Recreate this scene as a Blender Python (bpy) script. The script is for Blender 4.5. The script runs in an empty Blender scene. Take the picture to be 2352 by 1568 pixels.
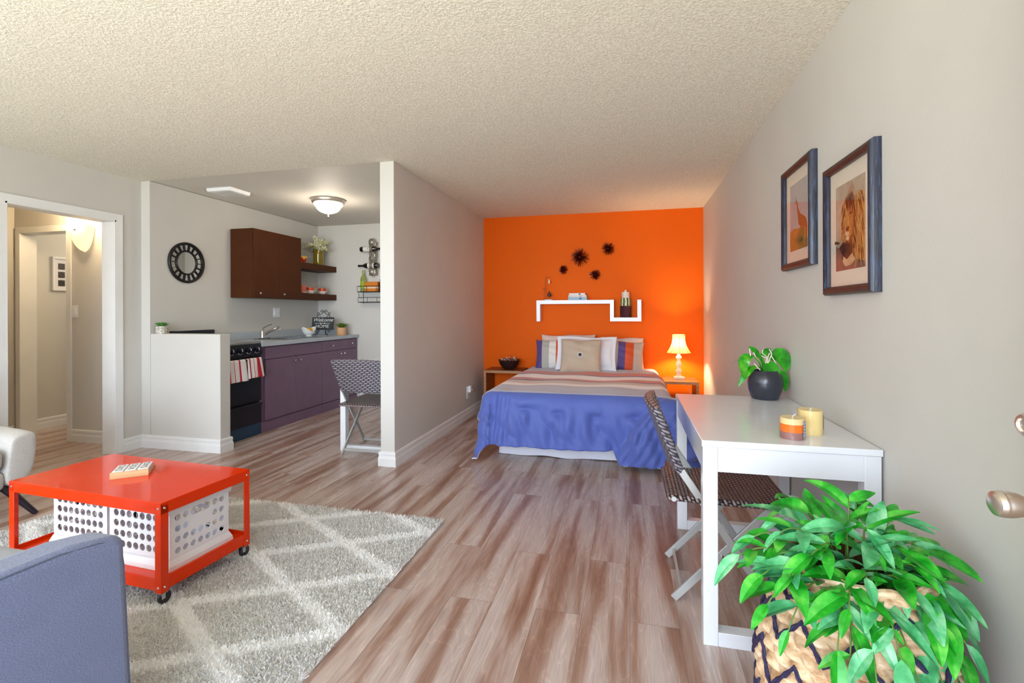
import bpy, bmesh, math, random
import numpy as np
from mathutils import Vector, Matrix

# ------------------------------------------------------------------ camera, world, exposure
scene = bpy.context.scene
COL = scene.collection
PI = math.pi
rad = math.radians


def lin(c):
    """sRGB 0-255 -> linear rgba"""
    out = []
    for v in c[:3]:
        v = v / 255.0
        out.append(v / 12.92 if v <= 0.04045 else ((v + 0.055) / 1.055) ** 2.4)
    return (*out, 1.0)


F_PX, HORIZON, YAW, ROLL = 1112.0, 715.0, rad(13.55), rad(-0.2)
cam_data = bpy.data.cameras.new('camera')
cam = bpy.data.objects.new('camera', cam_data)
COL.objects.link(cam)
cam_data.sensor_width = 36.0
cam_data.lens = F_PX / 2352.0 * 36.0
cam_data.shift_y = -(784.0 - HORIZON) / 2352.0
cam_data.clip_start = 0.05
_f = Vector((-math.sin(YAW), math.cos(YAW), 0))
_r0 = Vector((math.cos(YAW), math.sin(YAW), 0))
_u0 = Vector((0, 0, 1))
_r = _r0 * math.cos(ROLL) + _u0 * math.sin(ROLL)
_u = -_r0 * math.sin(ROLL) + _u0 * math.cos(ROLL)
m = Matrix.Identity(4)
for i in range(3):
    m[i][0], m[i][1], m[i][2] = _r[i], _u[i], -_f[i]
m[0][3], m[1][3], m[2][3] = 0.0, 0.0, 1.24
cam.matrix_world = m
scene.camera = cam

scene.view_settings.view_transform = 'Standard'
scene.view_settings.look = 'None'
scene.view_settings.gamma = 1.0
scene.view_settings.use_curve_mapping = False
scene.view_settings.exposure = 0.1

world = bpy.data.worlds.new('daylight')
scene.world = world
world.use_nodes = True
_nt = world.node_tree
_bg = _nt.nodes['Background']
_tc = _nt.nodes.new('ShaderNodeTexCoord')
_sp = _nt.nodes.new('ShaderNodeSeparateXYZ')
_mr = _nt.nodes.new('ShaderNodeMapRange')
_mr.inputs['From Min'].default_value = -0.6
_mr.inputs['From Max'].default_value = 0.6
_cr = _nt.nodes.new('ShaderNodeValToRGB')
_cr.color_ramp.elements[0].color = (3.6, 3.45, 2.7, 1)
_cr.color_ramp.elements[0].position = 0.25
_cr.color_ramp.elements[1].color = (1.0, 1.3, 1.8, 1)
_cr.color_ramp.elements[1].position = 0.75
_e = _cr.color_ramp.elements.new(0.5)
_e.color = (1.1, 1.2, 1.3, 1)
_nt.links.new(_tc.outputs['Generated'], _sp.inputs[0])
_nt.links.new(_sp.outputs['Z'], _mr.inputs['Value'])
_nt.links.new(_mr.outputs[0], _cr.inputs[0])
_nt.links.new(_cr.outputs[0], _bg.inputs['Color'])
_bg.inputs['Strength'].default_value = 1.7

CEIL = 2.45


def lamp(name, kind, loc, energy, color, size=0.1, rot=None, size_y=None):
    d = bpy.data.lights.new(name, kind)
    d.energy = energy
    d.color = color
    if kind == 'POINT':
        d.shadow_soft_size = size
    if kind == 'AREA':
        d.shape = 'RECTANGLE'
        d.size = size
        d.size_y = size_y or size
    o = bpy.data.objects.new(name, d)
    COL.objects.link(o)
    o.location = loc
    if rot:
        o.rotation_euler = rot
    return o


# daylight through the wide glazed front behind the camera
lamp('front_window_daylight', 'AREA', (-1.7, -0.95, 1.25), 75.0, (0.82, 0.92, 1.0), 4.6, (rad(90), 0, 0), 2.1)

# soft suns added through the glazing to brighten the far room and partition
for _n, _e2, _dir in (('depth_fill_sun', 1.36, (0.13, 1.0, -0.13)), ('partition_fill_sun', 1.22, (-0.32, 1.0, -0.11))):
    _s = bpy.data.lights.new(_n, 'SUN')
    _s.energy = _e2
    _s.angle = rad(30)
    _s.color = (0.82, 0.91, 1.0)
    _so = bpy.data.objects.new(_n, _s)
    COL.objects.link(_so)
    _so.rotation_euler = Vector(_dir).to_track_quat('-Z', 'Y').to_euler()

# ------------------------------------------------------------------ helpers
def setp(o, label=None, cat=None, group=None, kind=None):
    if label:
        o['label'] = label
    if cat:
        o['category'] = cat
    if group:
        o['group'] = group
    if kind:
        o['kind'] = kind
    return o


class MB:
    """collects shapes; build() links them as ONE mesh object"""

    def __init__(self):
        self.v = []
        self.f = []
        self.uv = None

    def add(self, verts, faces):
        b = len(self.v)
        self.v += [tuple(p) for p in verts]
        self.f += [tuple(i + b for i in f) for f in faces]
        return self

    def box(self, x0, x1, y0, y1, z0, z1, mat=None):
        vs = [(x, y, z) for z in (z0, z1) for y in (y0, y1) for x in (x0, x1)]
        if mat is not None:
            vs = [tuple(mat @ Vector(p)) for p in vs]
        return self.add(vs, [(0, 2, 3, 1), (4, 5, 7, 6), (0, 1, 5, 4), (2, 6, 7, 3), (0, 4, 6, 2), (1, 3, 7, 5)])

    def bar(self, a, b, w, t, up=(0, 0, 1)):
        """rectangular bar from a to b, width w across, thickness t along 'up'-ish"""
        a, b, up = Vector(a), Vector(b), Vector(up)
        d = (b - a).normalized()
        s = d.cross(up).normalized()
        u = s.cross(d).normalized()
        vs = []
        for p in (a, b):
            for i, j in ((-1, -1), (1, -1), (1, 1), (-1, 1)):
                vs.append(p + s * (i * w / 2) + u * (j * t / 2))
        return self.add(vs, [(0, 1, 2, 3), (7, 6, 5, 4), (0, 4, 5, 1), (1, 5, 6, 2), (2, 6, 7, 3), (3, 7, 4, 0)])

    def tube(self, pts, r, n=8, caps=True, closed=False):
        pts = [Vector(p) for p in pts]
        N = len(pts)
        rs = r if isinstance(r, (list, tuple)) else [r] * N
        prev = None
        rings = []
        for i, p in enumerate(pts):
            if closed:
                t = (pts[(i + 1) % N] - pts[i - 1])
            else:
                t = (pts[min(i + 1, N - 1)] - pts[max(i - 1, 0)])
            if t.length < 1e-9:
                t = Vector((0, 0, 1))
            t.normalize()
            if prev is None:
                a = Vector((0, 0, 1)) if abs(t.z) < 0.9 else Vector((1, 0, 0))
                s = t.cross(a).normalized()
            else:
                s = (prev - t * prev.dot(t))
                if s.length < 1e-6:
                    s = t.cross(Vector((0, 0, 1)))
                s.normalize()
            prev = s
            u = t.cross(s)
            rings.append([p + (s * math.cos(2 * PI * k / n) + u * math.sin(2 * PI * k / n)) * rs[i] for k in range(n)])
        vs = [q for ring in rings for q in ring]
        fs = []
        M = N if closed else N - 1
        for i in range(M):
            j = (i + 1) % N
            for k in range(n):
                fs.append((i * n + k, i * n + (k + 1) % n, j * n + (k + 1) % n, j * n + k))
        if caps and not closed:
            fs.append(tuple(reversed(range(n))))
            fs.append(tuple((N - 1) * n + k for k in range(n)))
        return self.add(vs, fs)

    def lathe(self, prof, c=(0, 0, 0), n=32, axis='z', caps=True):
        """prof: list of (radius, height)"""
        vs = []
        for r, h in prof:
            for k in range(n):
                a = 2 * PI * k / n
                p = (r * math.cos(a), r * math.sin(a), h)
                if axis == 'x':
                    p = (p[2], p[0], p[1])
                elif axis == '-x':
                    p = (-p[2], -p[0], p[1])
                elif axis == 'y':
                    p = (p[1], p[2], p[0])
                elif axis == '-y':
                    p = (p[0], -p[2], p[1])
                vs.append((p[0] + c[0], p[1] + c[1], p[2] + c[2]))
        fs = []
        for i in range(len(prof) - 1):
            for k in range(n):
                fs.append((i * n + k, i * n + (k + 1) % n, (i + 1) * n + (k + 1) % n, (i + 1) * n + k))
        if caps:
            if prof[0][0] > 1e-5:
                fs.append(tuple(reversed(range(n))))
            if prof[-1][0] > 1e-5:
                fs.append(tuple((len(prof) - 1) * n + k for k in range(n)))
        return self.add(vs, fs)

    def prism(self, poly, d0, d1, plane='xy'):
        """extruded polygon; plane gives the polygon's axes, extruded along the third"""
        n = len(poly)
        vs = []
        for d in (d0, d1):
            for a, b in poly:
                vs.append({'xy': (a, b, d), 'xz': (a, d, b), 'yz': (d, a, b)}[plane])
        fs = [tuple(reversed(range(n))), tuple(range(n, 2 * n))]
        for i in range(n):
            j = (i + 1) % n
            fs.append((i, j, n + j, n + i))
        return self.add(vs, fs)

    def grid(self, fn, nu, nv, closed_u=False):
        vs = [fn(i / nu, j / nv) for j in range(nv + 1) for i in range(nu + (0 if closed_u else 1))]
        w = nu if closed_u else nu + 1
        fs = []
        for j in range(nv):
            for i in range(nu):
                i2 = (i + 1) % w if closed_u else i + 1
                fs.append((j * w + i, j * w + i2, (j + 1) * w + i2, (j + 1) * w + i))
        return self.add(vs, fs)

    def sphere(self, c, r, nu=16, nv=10, sx=1, sy=1, sz=1):
        prof = [(r * math.sin(PI * j / nv), -r * math.cos(PI * j / nv)) for j in range(nv + 1)]
        vs0 = len(self.v)
        self.lathe(prof, (0, 0, 0), nu, caps=False)
        for i in range(vs0, len(self.v)):
            p = self.v[i]
            self.v[i] = (p[0] * sx + c[0], p[1] * sy + c[1], p[2] * sz + c[2])
        return self

    def xform(self, mat):
        self.v = [tuple(mat @ Vector(p)) for p in self.v]
        return self

    def build(self, name, mat, parent=None, smooth=35, bevel=0, seg=2, subsurf=0, loc=None, weld=True, recalc=True):
        me = bpy.data.meshes.new(name)
        me.from_pydata(self.v, [], self.f)
        if self.uv is not None:
            lay = me.uv_layers.new(name='UVMap')
            for l in me.loops:
                lay.data[l.index].uv = self.uv[l.vertex_index]
        if weld or recalc:
            bm = bmesh.new()
            bm.from_mesh(me)
            if weld:
                bmesh.ops.remove_doubles(bm, verts=bm.verts, dist=1e-5)
            if recalc:
                bmesh.ops.recalc_face_normals(bm, faces=bm.faces)
            bm.to_mesh(me)
            bm.free()
        if mat is not None:
            me.materials.append(mat)
        if smooth:
            me.shade_smooth()
            me.set_sharp_from_angle(angle=rad(smooth))
        me.update()
        o = bpy.data.objects.new(name, me)
        COL.objects.link(o)
        if parent is not None:
            o.parent = parent
        if loc is not None:
            o.location = loc
        if bevel:
            md = o.modifiers.new('bevel', 'BEVEL')
            md.width = bevel
            md.segments = seg
            md.limit_method = 'ANGLE'
            md.angle_limit = rad(40)
        if subsurf:
            md = o.modifiers.new('subsurf', 'SUBSURF')
            md.levels = subsurf
            md.render_levels = subsurf
        return o


def thing(name, label, cat, loc=(0, 0, 0), rz=0.0, group=None):
    o = bpy.data.objects.new(name, None)
    o.empty_display_size = 0.05
    COL.objects.link(o)
    o.location = loc
    o.rotation_euler = (0, 0, rz)
    return setp(o, label, cat, group)


def copy_tree(o, parent=None):
    c = o.copy()
    COL.objects.link(c)
    if parent is not None:
        c.parent = parent
    for ch in list(o.children):
        copy_tree(ch, c)
    return c


def struct(name, mb, mat, smooth=0, bevel=0, **k):
    return setp(mb.build(name, mat, smooth=smooth, bevel=bevel, **k), kind='structure')


# ------------------------------------------------------------------ materials
class NT:
    def __init__(self, name):
        self.m = bpy.data.materials.new(name)
        self.m.use_nodes = True
        self.t = self.m.node_tree
        self.b = self.t.nodes['Principled BSDF']
        self.out = self.t.nodes['Material Output']

    def n(self, kind, **kw):
        nd = self.t.nodes.new('ShaderNode' + kind)
        for k, v in kw.items():
            if hasattr(nd, k):
                setattr(nd, k, v)
            else:
                nd.inputs[k.replace('_', ' ')].default_value = v
        return nd

    def l(self, a, b):
        self.t.links.new(a, b)

    def coord(self, which='Object', scale=(1, 1, 1), rot=(0, 0, 0)):
        tc = self.n('TexCoord')
        mp = self.n('Mapping')
        mp.inputs['Scale'].default_value = scale
        mp.inputs['Rotation'].default_value = rot
        self.l(tc.outputs[which], mp.inputs[0])
        return mp.outputs[0]

    def ramp(self, fac, stops, interp='LINEAR'):
        r = self.n('ValToRGB')
        r.color_ramp.interpolation = interp
        e = r.color_ramp.elements
        while len(e) > 1:
            e.remove(e[-1])
        e[0].position, e[0].color = stops[0][0], stops[0][1]
        for p, c in stops[1:]:
            q = e.new(p)
            q.color = c
        self.l(fac, r.inputs[0])
        return r.outputs[0]

    def noise(self, vec, scale, detail=4, rough=0.55, dist=0.0):
        nd = self.n('TexNoise')
        nd.inputs['Scale'].default_value = scale
        nd.inputs['Detail'].default_value = detail
        nd.inputs['Roughness'].default_value = rough
        nd.inputs['Distortion'].default_value = dist
        if vec is not None:
            self.l(vec, nd.inputs['Vector'])
        return nd.outputs['Fac']

    def mix(self, fac, a, b, mode='MIX'):
        nd = self.n('Mix', data_type='RGBA', blend_type=mode)
        for sock, v in ((nd.inputs[0], fac), (nd.inputs[6], a), (nd.inputs[7], b)):
            if hasattr(v, 'is_output'):
                self.l(v, sock)
            else:
                sock.default_value = v
        return nd.outputs[2]

    def math(self, op, a, b=None, c=None):
        nd = self.n('Math', operation=op)
        for i, v in enumerate((a, b, c)):
            if v is None:
                continue
            if hasattr(v, 'is_output'):
                self.l(v, nd.inputs[i])
            else:
                nd.inputs[i].default_value = v
        return nd.outputs[0]

    def bump(self, h, strength=0.3, dist=0.01):
        b = self.n('Bump')
        b.inputs['Strength'].default_value = strength
        b.inputs['Distance'].default_value = dist
        self.l(h, b.inputs['Height'])
        self.l(b.outputs[0], self.b.inputs['Normal'])

    def set(self, **k):
        for key, v in k.items():
            s = self.b.inputs[key.replace('_', ' ')]
            if hasattr(v, 'is_output'):
                self.l(v, s)
            else:
                s.default_value = v
        return self


def plain(name, c, rough=0.5, metal=0.0, var=0.04, vscale=6.0, coat=0.0, bump=0.0, bscale=80.0, spec=0.5, sheen=0.0):
    """paint / plastic / metal / cloth with slight procedural unevenness"""
    N = NT(name)
    v = N.coord()
    fac = N.noise(v, vscale, 3)
    a = lin([max(0, x * (1 - var)) for x in c[:3]])
    b = lin([min(255, x * (1 + var)) for x in c[:3]])
    N.set(Base_Color=N.ramp(fac, [(0.3, a), (0.7, b)]), Roughness=rough, Metallic=metal)
    N.b.inputs['Coat Weight'].default_value = coat
    N.b.inputs['Specular IOR Level'].default_value = spec
    if sheen:
        N.b.inputs['Sheen Weight'].default_value = sheen
    if bump:
        N.bump(N.noise(v, bscale, 4), bump, 0.004)
    return N.m


def glass(name, c=(255, 255, 255), rough=0.0, alpha=0.12):
    """thin clear glass: mostly transparent, glossy by fresnel"""
    N = NT(name)
    tr = N.n('BsdfTransparent')
    tr.inputs[0].default_value = lin(c)
    gl = N.n('BsdfGlossy')
    gl.inputs['Roughness'].default_value = rough
    lw = N.n('LayerWeight')
    lw.inputs['Blend'].default_value = 0.5
    f2 = N.math('MULTIPLY_ADD', N.math('POWER', lw.outputs['Facing'], 4.5), 0.75, 0.03)
    mx = N.n('MixShader')
    N.l(f2, mx.inputs[0])
    N.l(tr.outputs[0], mx.inputs[1])
    N.l(gl.outputs[0], mx.inputs[2])
    N.l(mx.outputs[0], N.out.inputs[0])
    return N.m


def fabric(name, c, var=0.1, scale=500.0, bump=0.25, sheen=0.2, stretch=(1, 1, 1)):
    N = NT(name)
    v = N.coord(scale=stretch)
    fac = N.noise(v, scale, 2, 0.7)
    big = N.noise(v, 9.0, 3)
    a = lin([x * (1 - var) for x in c])
    b = lin([min(255, x * (1 + var)) for x in c])
    col = N.ramp(fac, [(0.32, a), (0.68, b)])
    col = N.mix(0.12, col, N.ramp(big, [(0.3, a), (0.7, b)]))
    N.set(Base_Color=col, Roughness=0.9)
    N.b.inputs['Sheen Weight'].default_value = sheen
    N.b.inputs['Specular IOR Level'].default_value = 0.2
    N.bump(fac, bump, 0.002)
    return N.m


def wall_paint(name, c, bump=0.12, spec=0.3):
    N = NT(name)
    v = N.coord()
    n1 = N.noise(v, 1.2, 3)
    a = lin([x * 0.985 for x in c])
    b = lin([min(255, x * 1.015) for x in c])
    n2 = N.noise(v, 85, 3, 0.5)
    N.set(Base_Color=N.ramp(n1, [(0.3, a), (0.7, b)]), Roughness=0.6)
    N.b.inputs['Specular IOR Level'].default_value = spec
    N.bump(n2, bump, 0.004)
    return N.m


def popcorn():
    N = NT('popcorn_texture')
    v = N.coord()
    n1 = N.noise(v, 85, 4, 0.6, 0.4)
    col = N.ramp(n1, [(0.3, lin((212, 207, 192))), (0.62, lin((242, 238, 225)))])
    N.set(Base_Color=col, Roughness=0.95)
    N.b.inputs['Specular IOR Level'].default_value = 0.1
    N.bump(N.ramp(n1, [(0.36, (0, 0, 0, 1)), (0.66, (1, 1, 1, 1))]), 0.45, 0.006)
    return N.m


def planks():
    N = NT('vinyl_planks')
    tc = N.n('TexCoord')
    sep = N.n('SeparateXYZ')
    N.l(tc.outputs['Object'], sep.inputs[0])
    cmb = N.n('CombineXYZ')
    N.l(sep.outputs['Y'], cmb.inputs['X'])
    N.l(sep.outputs['X'], cmb.inputs['Y'])
    br = N.n('TexBrick')
    br.offset = 0.37
    br.offset_frequency = 2
    br.inputs['Scale'].default_value = 1.0
    br.inputs['Brick Width'].default_value = 1.22
    br.inputs['Row Height'].default_value = 0.19
    br.inputs['Mortar Size'].default_value = 0.0008
    br.inputs['Mortar Smooth'].default_value = 0.2
    br.inputs['Bias'].default_value = 0.0
    br.inputs['Color1'].default_value = (0, 0, 0, 1)
    br.inputs['Color2'].default_value = (1, 1, 1, 1)
    br.inputs['Mortar'].default_value = (0.5, 0.5, 0.5, 1)
    N.l(cmb.outputs[0], br.inputs['Vector'])
    # per-plank shift of the grain
    off = N.n('CombineXYZ')
    N.l(N.math('MULTIPLY', br.outputs['Color'], 0.5), off.inputs['X'])
    N.l(N.math('MULTIPLY', br.outputs['Color'], 23.0), off.inputs['Y'])
    N.l(N.math('MULTIPLY', br.outputs['Color'], 0.35), off.inputs['Z'])
    add = N.n('VectorMath', operation='ADD')
    N.l(tc.outputs['Object'], add.inputs[0])
    N.l(off.outputs[0], add.inputs[1])

    def mapped(s):
        mp = N.n('Mapping')
        mp.inputs['Scale'].default_value = s
        N.l(add.outputs[0], mp.inputs[0])
        return mp.outputs[0]
    broad = N.noise(mapped((11, 0.9, 1)), 1.0, 3, 0.5, 0.35)      # wide brown streaks
    cath = N.noise(mapped((7, 1.4, 1)), 1.0, 2, 0.5, 0.6)
    rings = N.math('FRACT', N.math('MULTIPLY', cath, 13.0))       # cathedral grain
    fine = N.noise(mapped((190, 7, 1)), 1.0, 3, 0.65)
    tint = N.noise(mapped((4, 0.8, 1)), 1.0, 2)
    base = N.ramp(broad, [(0.27, lin((140, 104, 88))), (0.40, lin((164, 134, 120))), (0.53, lin((194, 178, 172))), (0.78, lin((210, 201, 199)))])
    ring = N.ramp(rings, [(0.0, (1.08, 1.07, 1.06, 1)), (0.10, (0.93, 0.92, 0.91, 1)), (0.5, (0.9, 0.88, 0.87, 1)), (0.86, (0.95, 0.94, 0.94, 1)), (1.0, (1.2, 1.18, 1.16, 1))])
    col = N.mix(0.65, base, ring, 'MULTIPLY')
    fi = N.ramp(fine, [(0.33, (0.78, 0.74, 0.72, 1)), (0.6, (1.06, 1.05, 1.05, 1))])
    col = N.mix(0.75, col, fi, 'MULTIPLY')
    col = N.mix(0.45, col, N.ramp(tint, [(0.3, (0.80, 0.74, 0.74, 1)), (0.7, (1.12, 1.1, 1.1, 1))]), 'MULTIPLY')
    seam = N.mix(br.outputs['Fac'], col, lin((120, 100, 92)))
    N.set(Base_Color=seam, Roughness=N.ramp(fine, [(0.3, (0.36, 0.36, 0.36, 1)), (0.7, (0.26, 0.26, 0.26, 1))]))
    N.b.inputs['Specular IOR Level'].default_value = 0.42
    N.bump(fine, 0.08, 0.002)
    return N.m


def wood(name, c1, c2, along='x', rough=0.4, scale=1.0):
    N = NT(name)
    s = {'x': (2, 40, 40), 'y': (40, 2, 40), 'z': (40, 40, 2)}[along]
    v = N.coord(scale=[q * scale for q in s])
    n1 = N.noise(v, 1.0, 4, 0.6, 0.6)
    N.set(Base_Color=N.ramp(n1, [(0.3, lin(c1)), (0.7, lin(c2))]), Roughness=rough)
    N.bump(n1, 0.05, 0.002)
    return N.m


def wicker(name, ax, c1, c2, c3, bw=0.03, rh=0.012, rough=0.3):
    """woven plastic strands: brick-like over-under pattern on the two given axes"""
    N = NT(name)
    tc = N.n('TexCoord')
    sep = N.n('SeparateXYZ')
    N.l(tc.outputs['Object'], sep.inputs[0])
    cmb = N.n('CombineXYZ')
    third = ({'X', 'Y', 'Z'} - {ax[0].upper(), ax[1].upper()}).pop()
    N.l(N.math('ADD', sep.outputs[ax[0].upper()], sep.outputs[third]), cmb.inputs['X'])
    N.l(N.math('ADD', sep.outputs[ax[1].upper()], N.math('MULTIPLY', sep.outputs[third], 0.35)), cmb.inputs['Y'])
    sx, sz = N.n('SeparateXYZ'), None
    N.l(cmb.outputs[0], sx.inputs[0])
    rowv = N.math('DIVIDE', sx.outputs['Y'], rh)
    row = N.math('FLOOR', rowv)
    a = N.math('ADD', N.math('DIVIDE', sx.outputs['X'], bw), N.math('MULTIPLY', N.math('MODULO', N.math('ADD', row, 200.0), 2.0), 0.5))
    hx = N.math('SINE', N.math('MULTIPLY', N.math('FRACT', N.math('ADD', a, 50.0)), PI))
    hz = N.math('SINE', N.math('MULTIPLY', N.math('FRACT', rowv), PI))
    h = N.math('POWER', N.math('MULTIPLY', hx, hz), 0.6)
    N.set(Base_Color=N.ramp(h, [(0.25, lin(c3)), (0.5, lin(c1)), (0.9, lin(c2))]), Roughness=rough)
    N.bump(h, 0.7, 0.008)
    return N.m


def emit(name, c, s):
    N = NT(name)
    N.set(Base_Color=lin(c), Roughness=0.4)
    N.b.inputs['Emission Color'].default_value = lin(c)
    N.b.inputs['Emission Strength'].default_value = s
    return N.m


M = {}
M['wall'] = wall_paint('greige_wall_paint', (207, 204, 199))
M['orange'] = wall_paint('orange_wall_paint', (236, 100, 0), spec=0.15)
M['white_trim'] = plain('white_trim_paint', (232, 232, 232), 0.35, var=0.01)
M['popcorn'] = popcorn()
M['smooth_ceiling'] = wall_paint('smooth_ceiling_paint', (214, 210, 202), 0.3)
M['floor'] = planks()
M['white_lacquer'] = plain('white_lacquer', (226, 227, 232), 0.15, var=0.008)
M['white_plastic'] = plain('white_plastic', (238, 238, 242), 0.35, var=0.01)
M['red_metal'] = plain('orange_red_enamel', (228, 54, 3), 0.07, var=0.015, spec=0.25)
M['purple_brown'] = plain('plum_brown_cabinet_paint', (118, 92, 116), 0.42, var=0.03)
M['dark_brown'] = plain('espresso_laminate', (74, 38, 16), 0.5, var=0.04, spec=0.15)
M['counter'] = plain('grey_speckled_laminate', (180, 188, 198), 0.22, var=0.06, vscale=150)
M['black'] = plain('black_enamel', (14, 18, 34), 0.18, var=0.1)
M['black_iron'] = plain('black_iron', (40, 38, 38), 0.5, metal=0.6, var=0.1)
M['blue_film'] = plain('navy_kick_plate', (28, 62, 92), 0.3, var=0.05)
M['chrome'] = plain('chrome', (205, 205, 205), 0.12, metal=1.0, var=0.01)
M['nickel'] = plain('brushed_nickel', (232, 224, 214), 0.33, metal=1.0, var=0.03)
M['steel'] = plain('stainless_steel', (176, 178, 180), 0.25, metal=1.0, var=0.03)
M['silver_paint'] = plain('silver_paint', (186, 186, 184), 0.35, metal=0.35, var=0.02)
M['wicker_back'] = wicker('wicker_weave_upright', 'xz', (96, 90, 96), (144, 138, 148), (58, 52, 58), 0.05, 0.0145)
M['wicker_seat'] = wicker('wicker_weave_flat', 'xy', (84, 68, 68), (156, 138, 134), (24, 18, 22), 0.024, 0.016)
M['grey_fabric'] = fabric('slate_grey_upholstery', (110, 119, 150), 0.18, 260, 0.3, 0.3, (1, 1, 2.2))
M['light_fabric'] = fabric('pale_grey_tweed', (196, 192, 188), 0.1, 300, 0.4, 0.3)
M['linen'] = fabric('natural_linen', (190, 172, 152), 0.12, 420, 0.35, 0.2)
M['white_cotton'] = fabric('white_cotton', (232, 230, 236), 0.02, 300, 0.12)
M['tinted_white_cotton'] = fabric('white_pillowcase', (228, 205, 195), 0.03, 300, 0.15)  # white cotton, the pinkish cast of warm bounce put into its colour
M['light_wood'] = wood('light_beech', (190, 150, 105), (222, 188, 140), 'x')
M['walnut'] = wood('walnut_veneer', (108, 58, 30), (150, 88, 50), 'x')
M['walnut_edge'] = wood('walnut_edge', (158, 108, 70), (192, 142, 100), 'x')
M['slat_wood'] = wood('acacia_slats', (196, 140, 96), (228, 182, 138), 'z')
M['glass'] = glass('clear_glass')
M['leaf'] = None

# ------------------------------------------------------------------ the setting
YK = 3.55          # plane where the kitchen and the hall wall begin
YB = 6.03          # bedroom / kitchen back wall
XR = 0.852         # right wall
XL = -4.38         # living room left wall
XKL = -4.28        # kitchen left wall

struct('floor', MB().box(-7.2, 1.1, -1.1, 6.3, -0.08, 0.0), M['floor'])
struct('ceiling', MB().box(XL - 0.12, 1.1, -1.1, YK, CEIL, CEIL + 0.1).box(-1.95, 1.1, YK, 6.2, CEIL, CEIL + 0.1), M['popcorn'])
struct('ceiling_kitchen', MB().box(XKL - 0.1, -1.95, YK, 6.2, CEIL + 0.004, CEIL + 0.1), M['smooth_ceiling'])
struct('ceiling_hall', MB().box(-7.2, XL - 0.12, 1.2, 6.2, CEIL + 0.002, CEIL + 0.1), M['smooth_ceiling'])
struct('wall_right', MB().box(XR, XR + 0.12, -1.1, YB + 0.12, 0, CEIL), M['wall'])
struct('wall_bedroom', MB().box(-1.83, XR, YB, YB + 0.12, 0, CEIL), M['orange'])
struct('wall_partition', MB().box(-1.95, -1.827, YK, YB + 0.12, 0, CEIL), M['wall'], bevel=0.004)
struct('wall_kitchen_back', MB().box(XKL - 0.1, -1.95, YB, YB + 0.12, 0, CEIL + 0.004), M['wall'])
struct('wall_kitchen_left', MB().box(XL - 0.12, XKL, YK, YB + 0.12, 0, CEIL), M['wall'])
struct('wall_half', MB().box(XKL, -3.508, YK, YK + 0.115, 0, 1.047), M['wall'], bevel=0.006)
# left wall with the doorway to the hall
DY0, DY1, DZ = 2.535, 3.318, 2.052
struct('wall_left', MB().box(XL - 0.12, XL, -1.1, DY0, 0, CEIL).box(XL - 0.12, XL, DY1, YK, 0, CEIL).box(XL - 0.12, XL, DY0, DY1, DZ, CEIL), M['wall'])
# front of the room: wide glazed opening behind the camera
struct('wall_front', MB().box(XL, 1.0, -1.1, -1.0, 2.3, CEIL).box(XL, -4.1, -1.1, -1.0, 0, 2.3).box(0.7, 1.0, -1.1, -1.0, 0, 2.3).box(-4.1, 0.7, -1.1, -1.0, 0, 0.12), M['wall'])
fr = MB()
for x in (-4.1, -2.5, -0.9, 0.65):
    fr.box(x, x + 0.05, -1.08, -1.02, 0.12, 2.3)
fr.box(-4.1, 0.7, -1.08, -1.02, 0.12, 0.17).box(-4.1, 0.7, -1.08, -1.02, 2.25, 2.3)
struct('window_1', fr, M['white_trim'])
# hall
struct('wall_hall_left', MB().box(-6.12, -6.0, 1.2, YK + 0.01, 0, CEIL), M['wall'])
struct('wall_hall_front', MB().box(-6.12, XL - 0.12, 1.2, 1.3, 0, CEIL), M['wall'])
HX0, HX1, HZ = -5.925, -5.285, 2.05
struct('wall_hall_back', MB().box(-6.12, HX0, YK + 0.01, YK + 0.13, 0, CEIL).box(HX1, XL - 0.12, YK + 0.01, YK + 0.13, 0, CEIL).box(HX0, HX1, YK + 0.01, YK + 0.13, HZ, CEIL), M['wall'])
struct('wall_back_room_left', MB().box(-6.22, -6.1, YK + 0.13, 5.6, 0, CEIL), M['wall'])
struct('wall_back_room_back', MB().box(-6.22, XL - 0.12, 5.5, 5.6, 0, CEIL), M['wall'])

# baseboards with a stepped profile (depth, height)
BP = [(0, 0), (0.016, 0), (0.016, 0.062), (0.013, 0.07), (0.011, 0.088), (0.014, 0.096), (0.012, 0.112), (0.004, 0.118), (0, 0.118)]


def baseboard(name, runs):
    """runs: (p0, p1, outward normal, mitre at p0, mitre at p1); +1 outside corner, -1 inside corner"""
    mb = MB()
    for (x0, y0), (x1, y1), (nx, ny), m0, m1 in runs:
        n = len(BP)
        vs = []
        d = Vector((x1 - x0, y1 - y0)).normalized()
        for (px, py), k in (((x0, y0), -m0), ((x1, y1), m1)):
            for a, h in BP:
                vs.append((px + nx * a + d.x * a * k, py + ny * a + d.y * a * k, h))
        fs = [tuple(reversed(range(n))), tuple(range(n, 2 * n))] + [(i, (i + 1) % n, n + (i + 1) % n, n + i) for i in range(n)]
        if d.x * ny - d.y * nx < 0:
            fs = [tuple(reversed(f)) for f in fs]
        mb.add(vs, fs)
    return struct(name, mb, M['white_trim'], weld=False, recalc=False)


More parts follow.
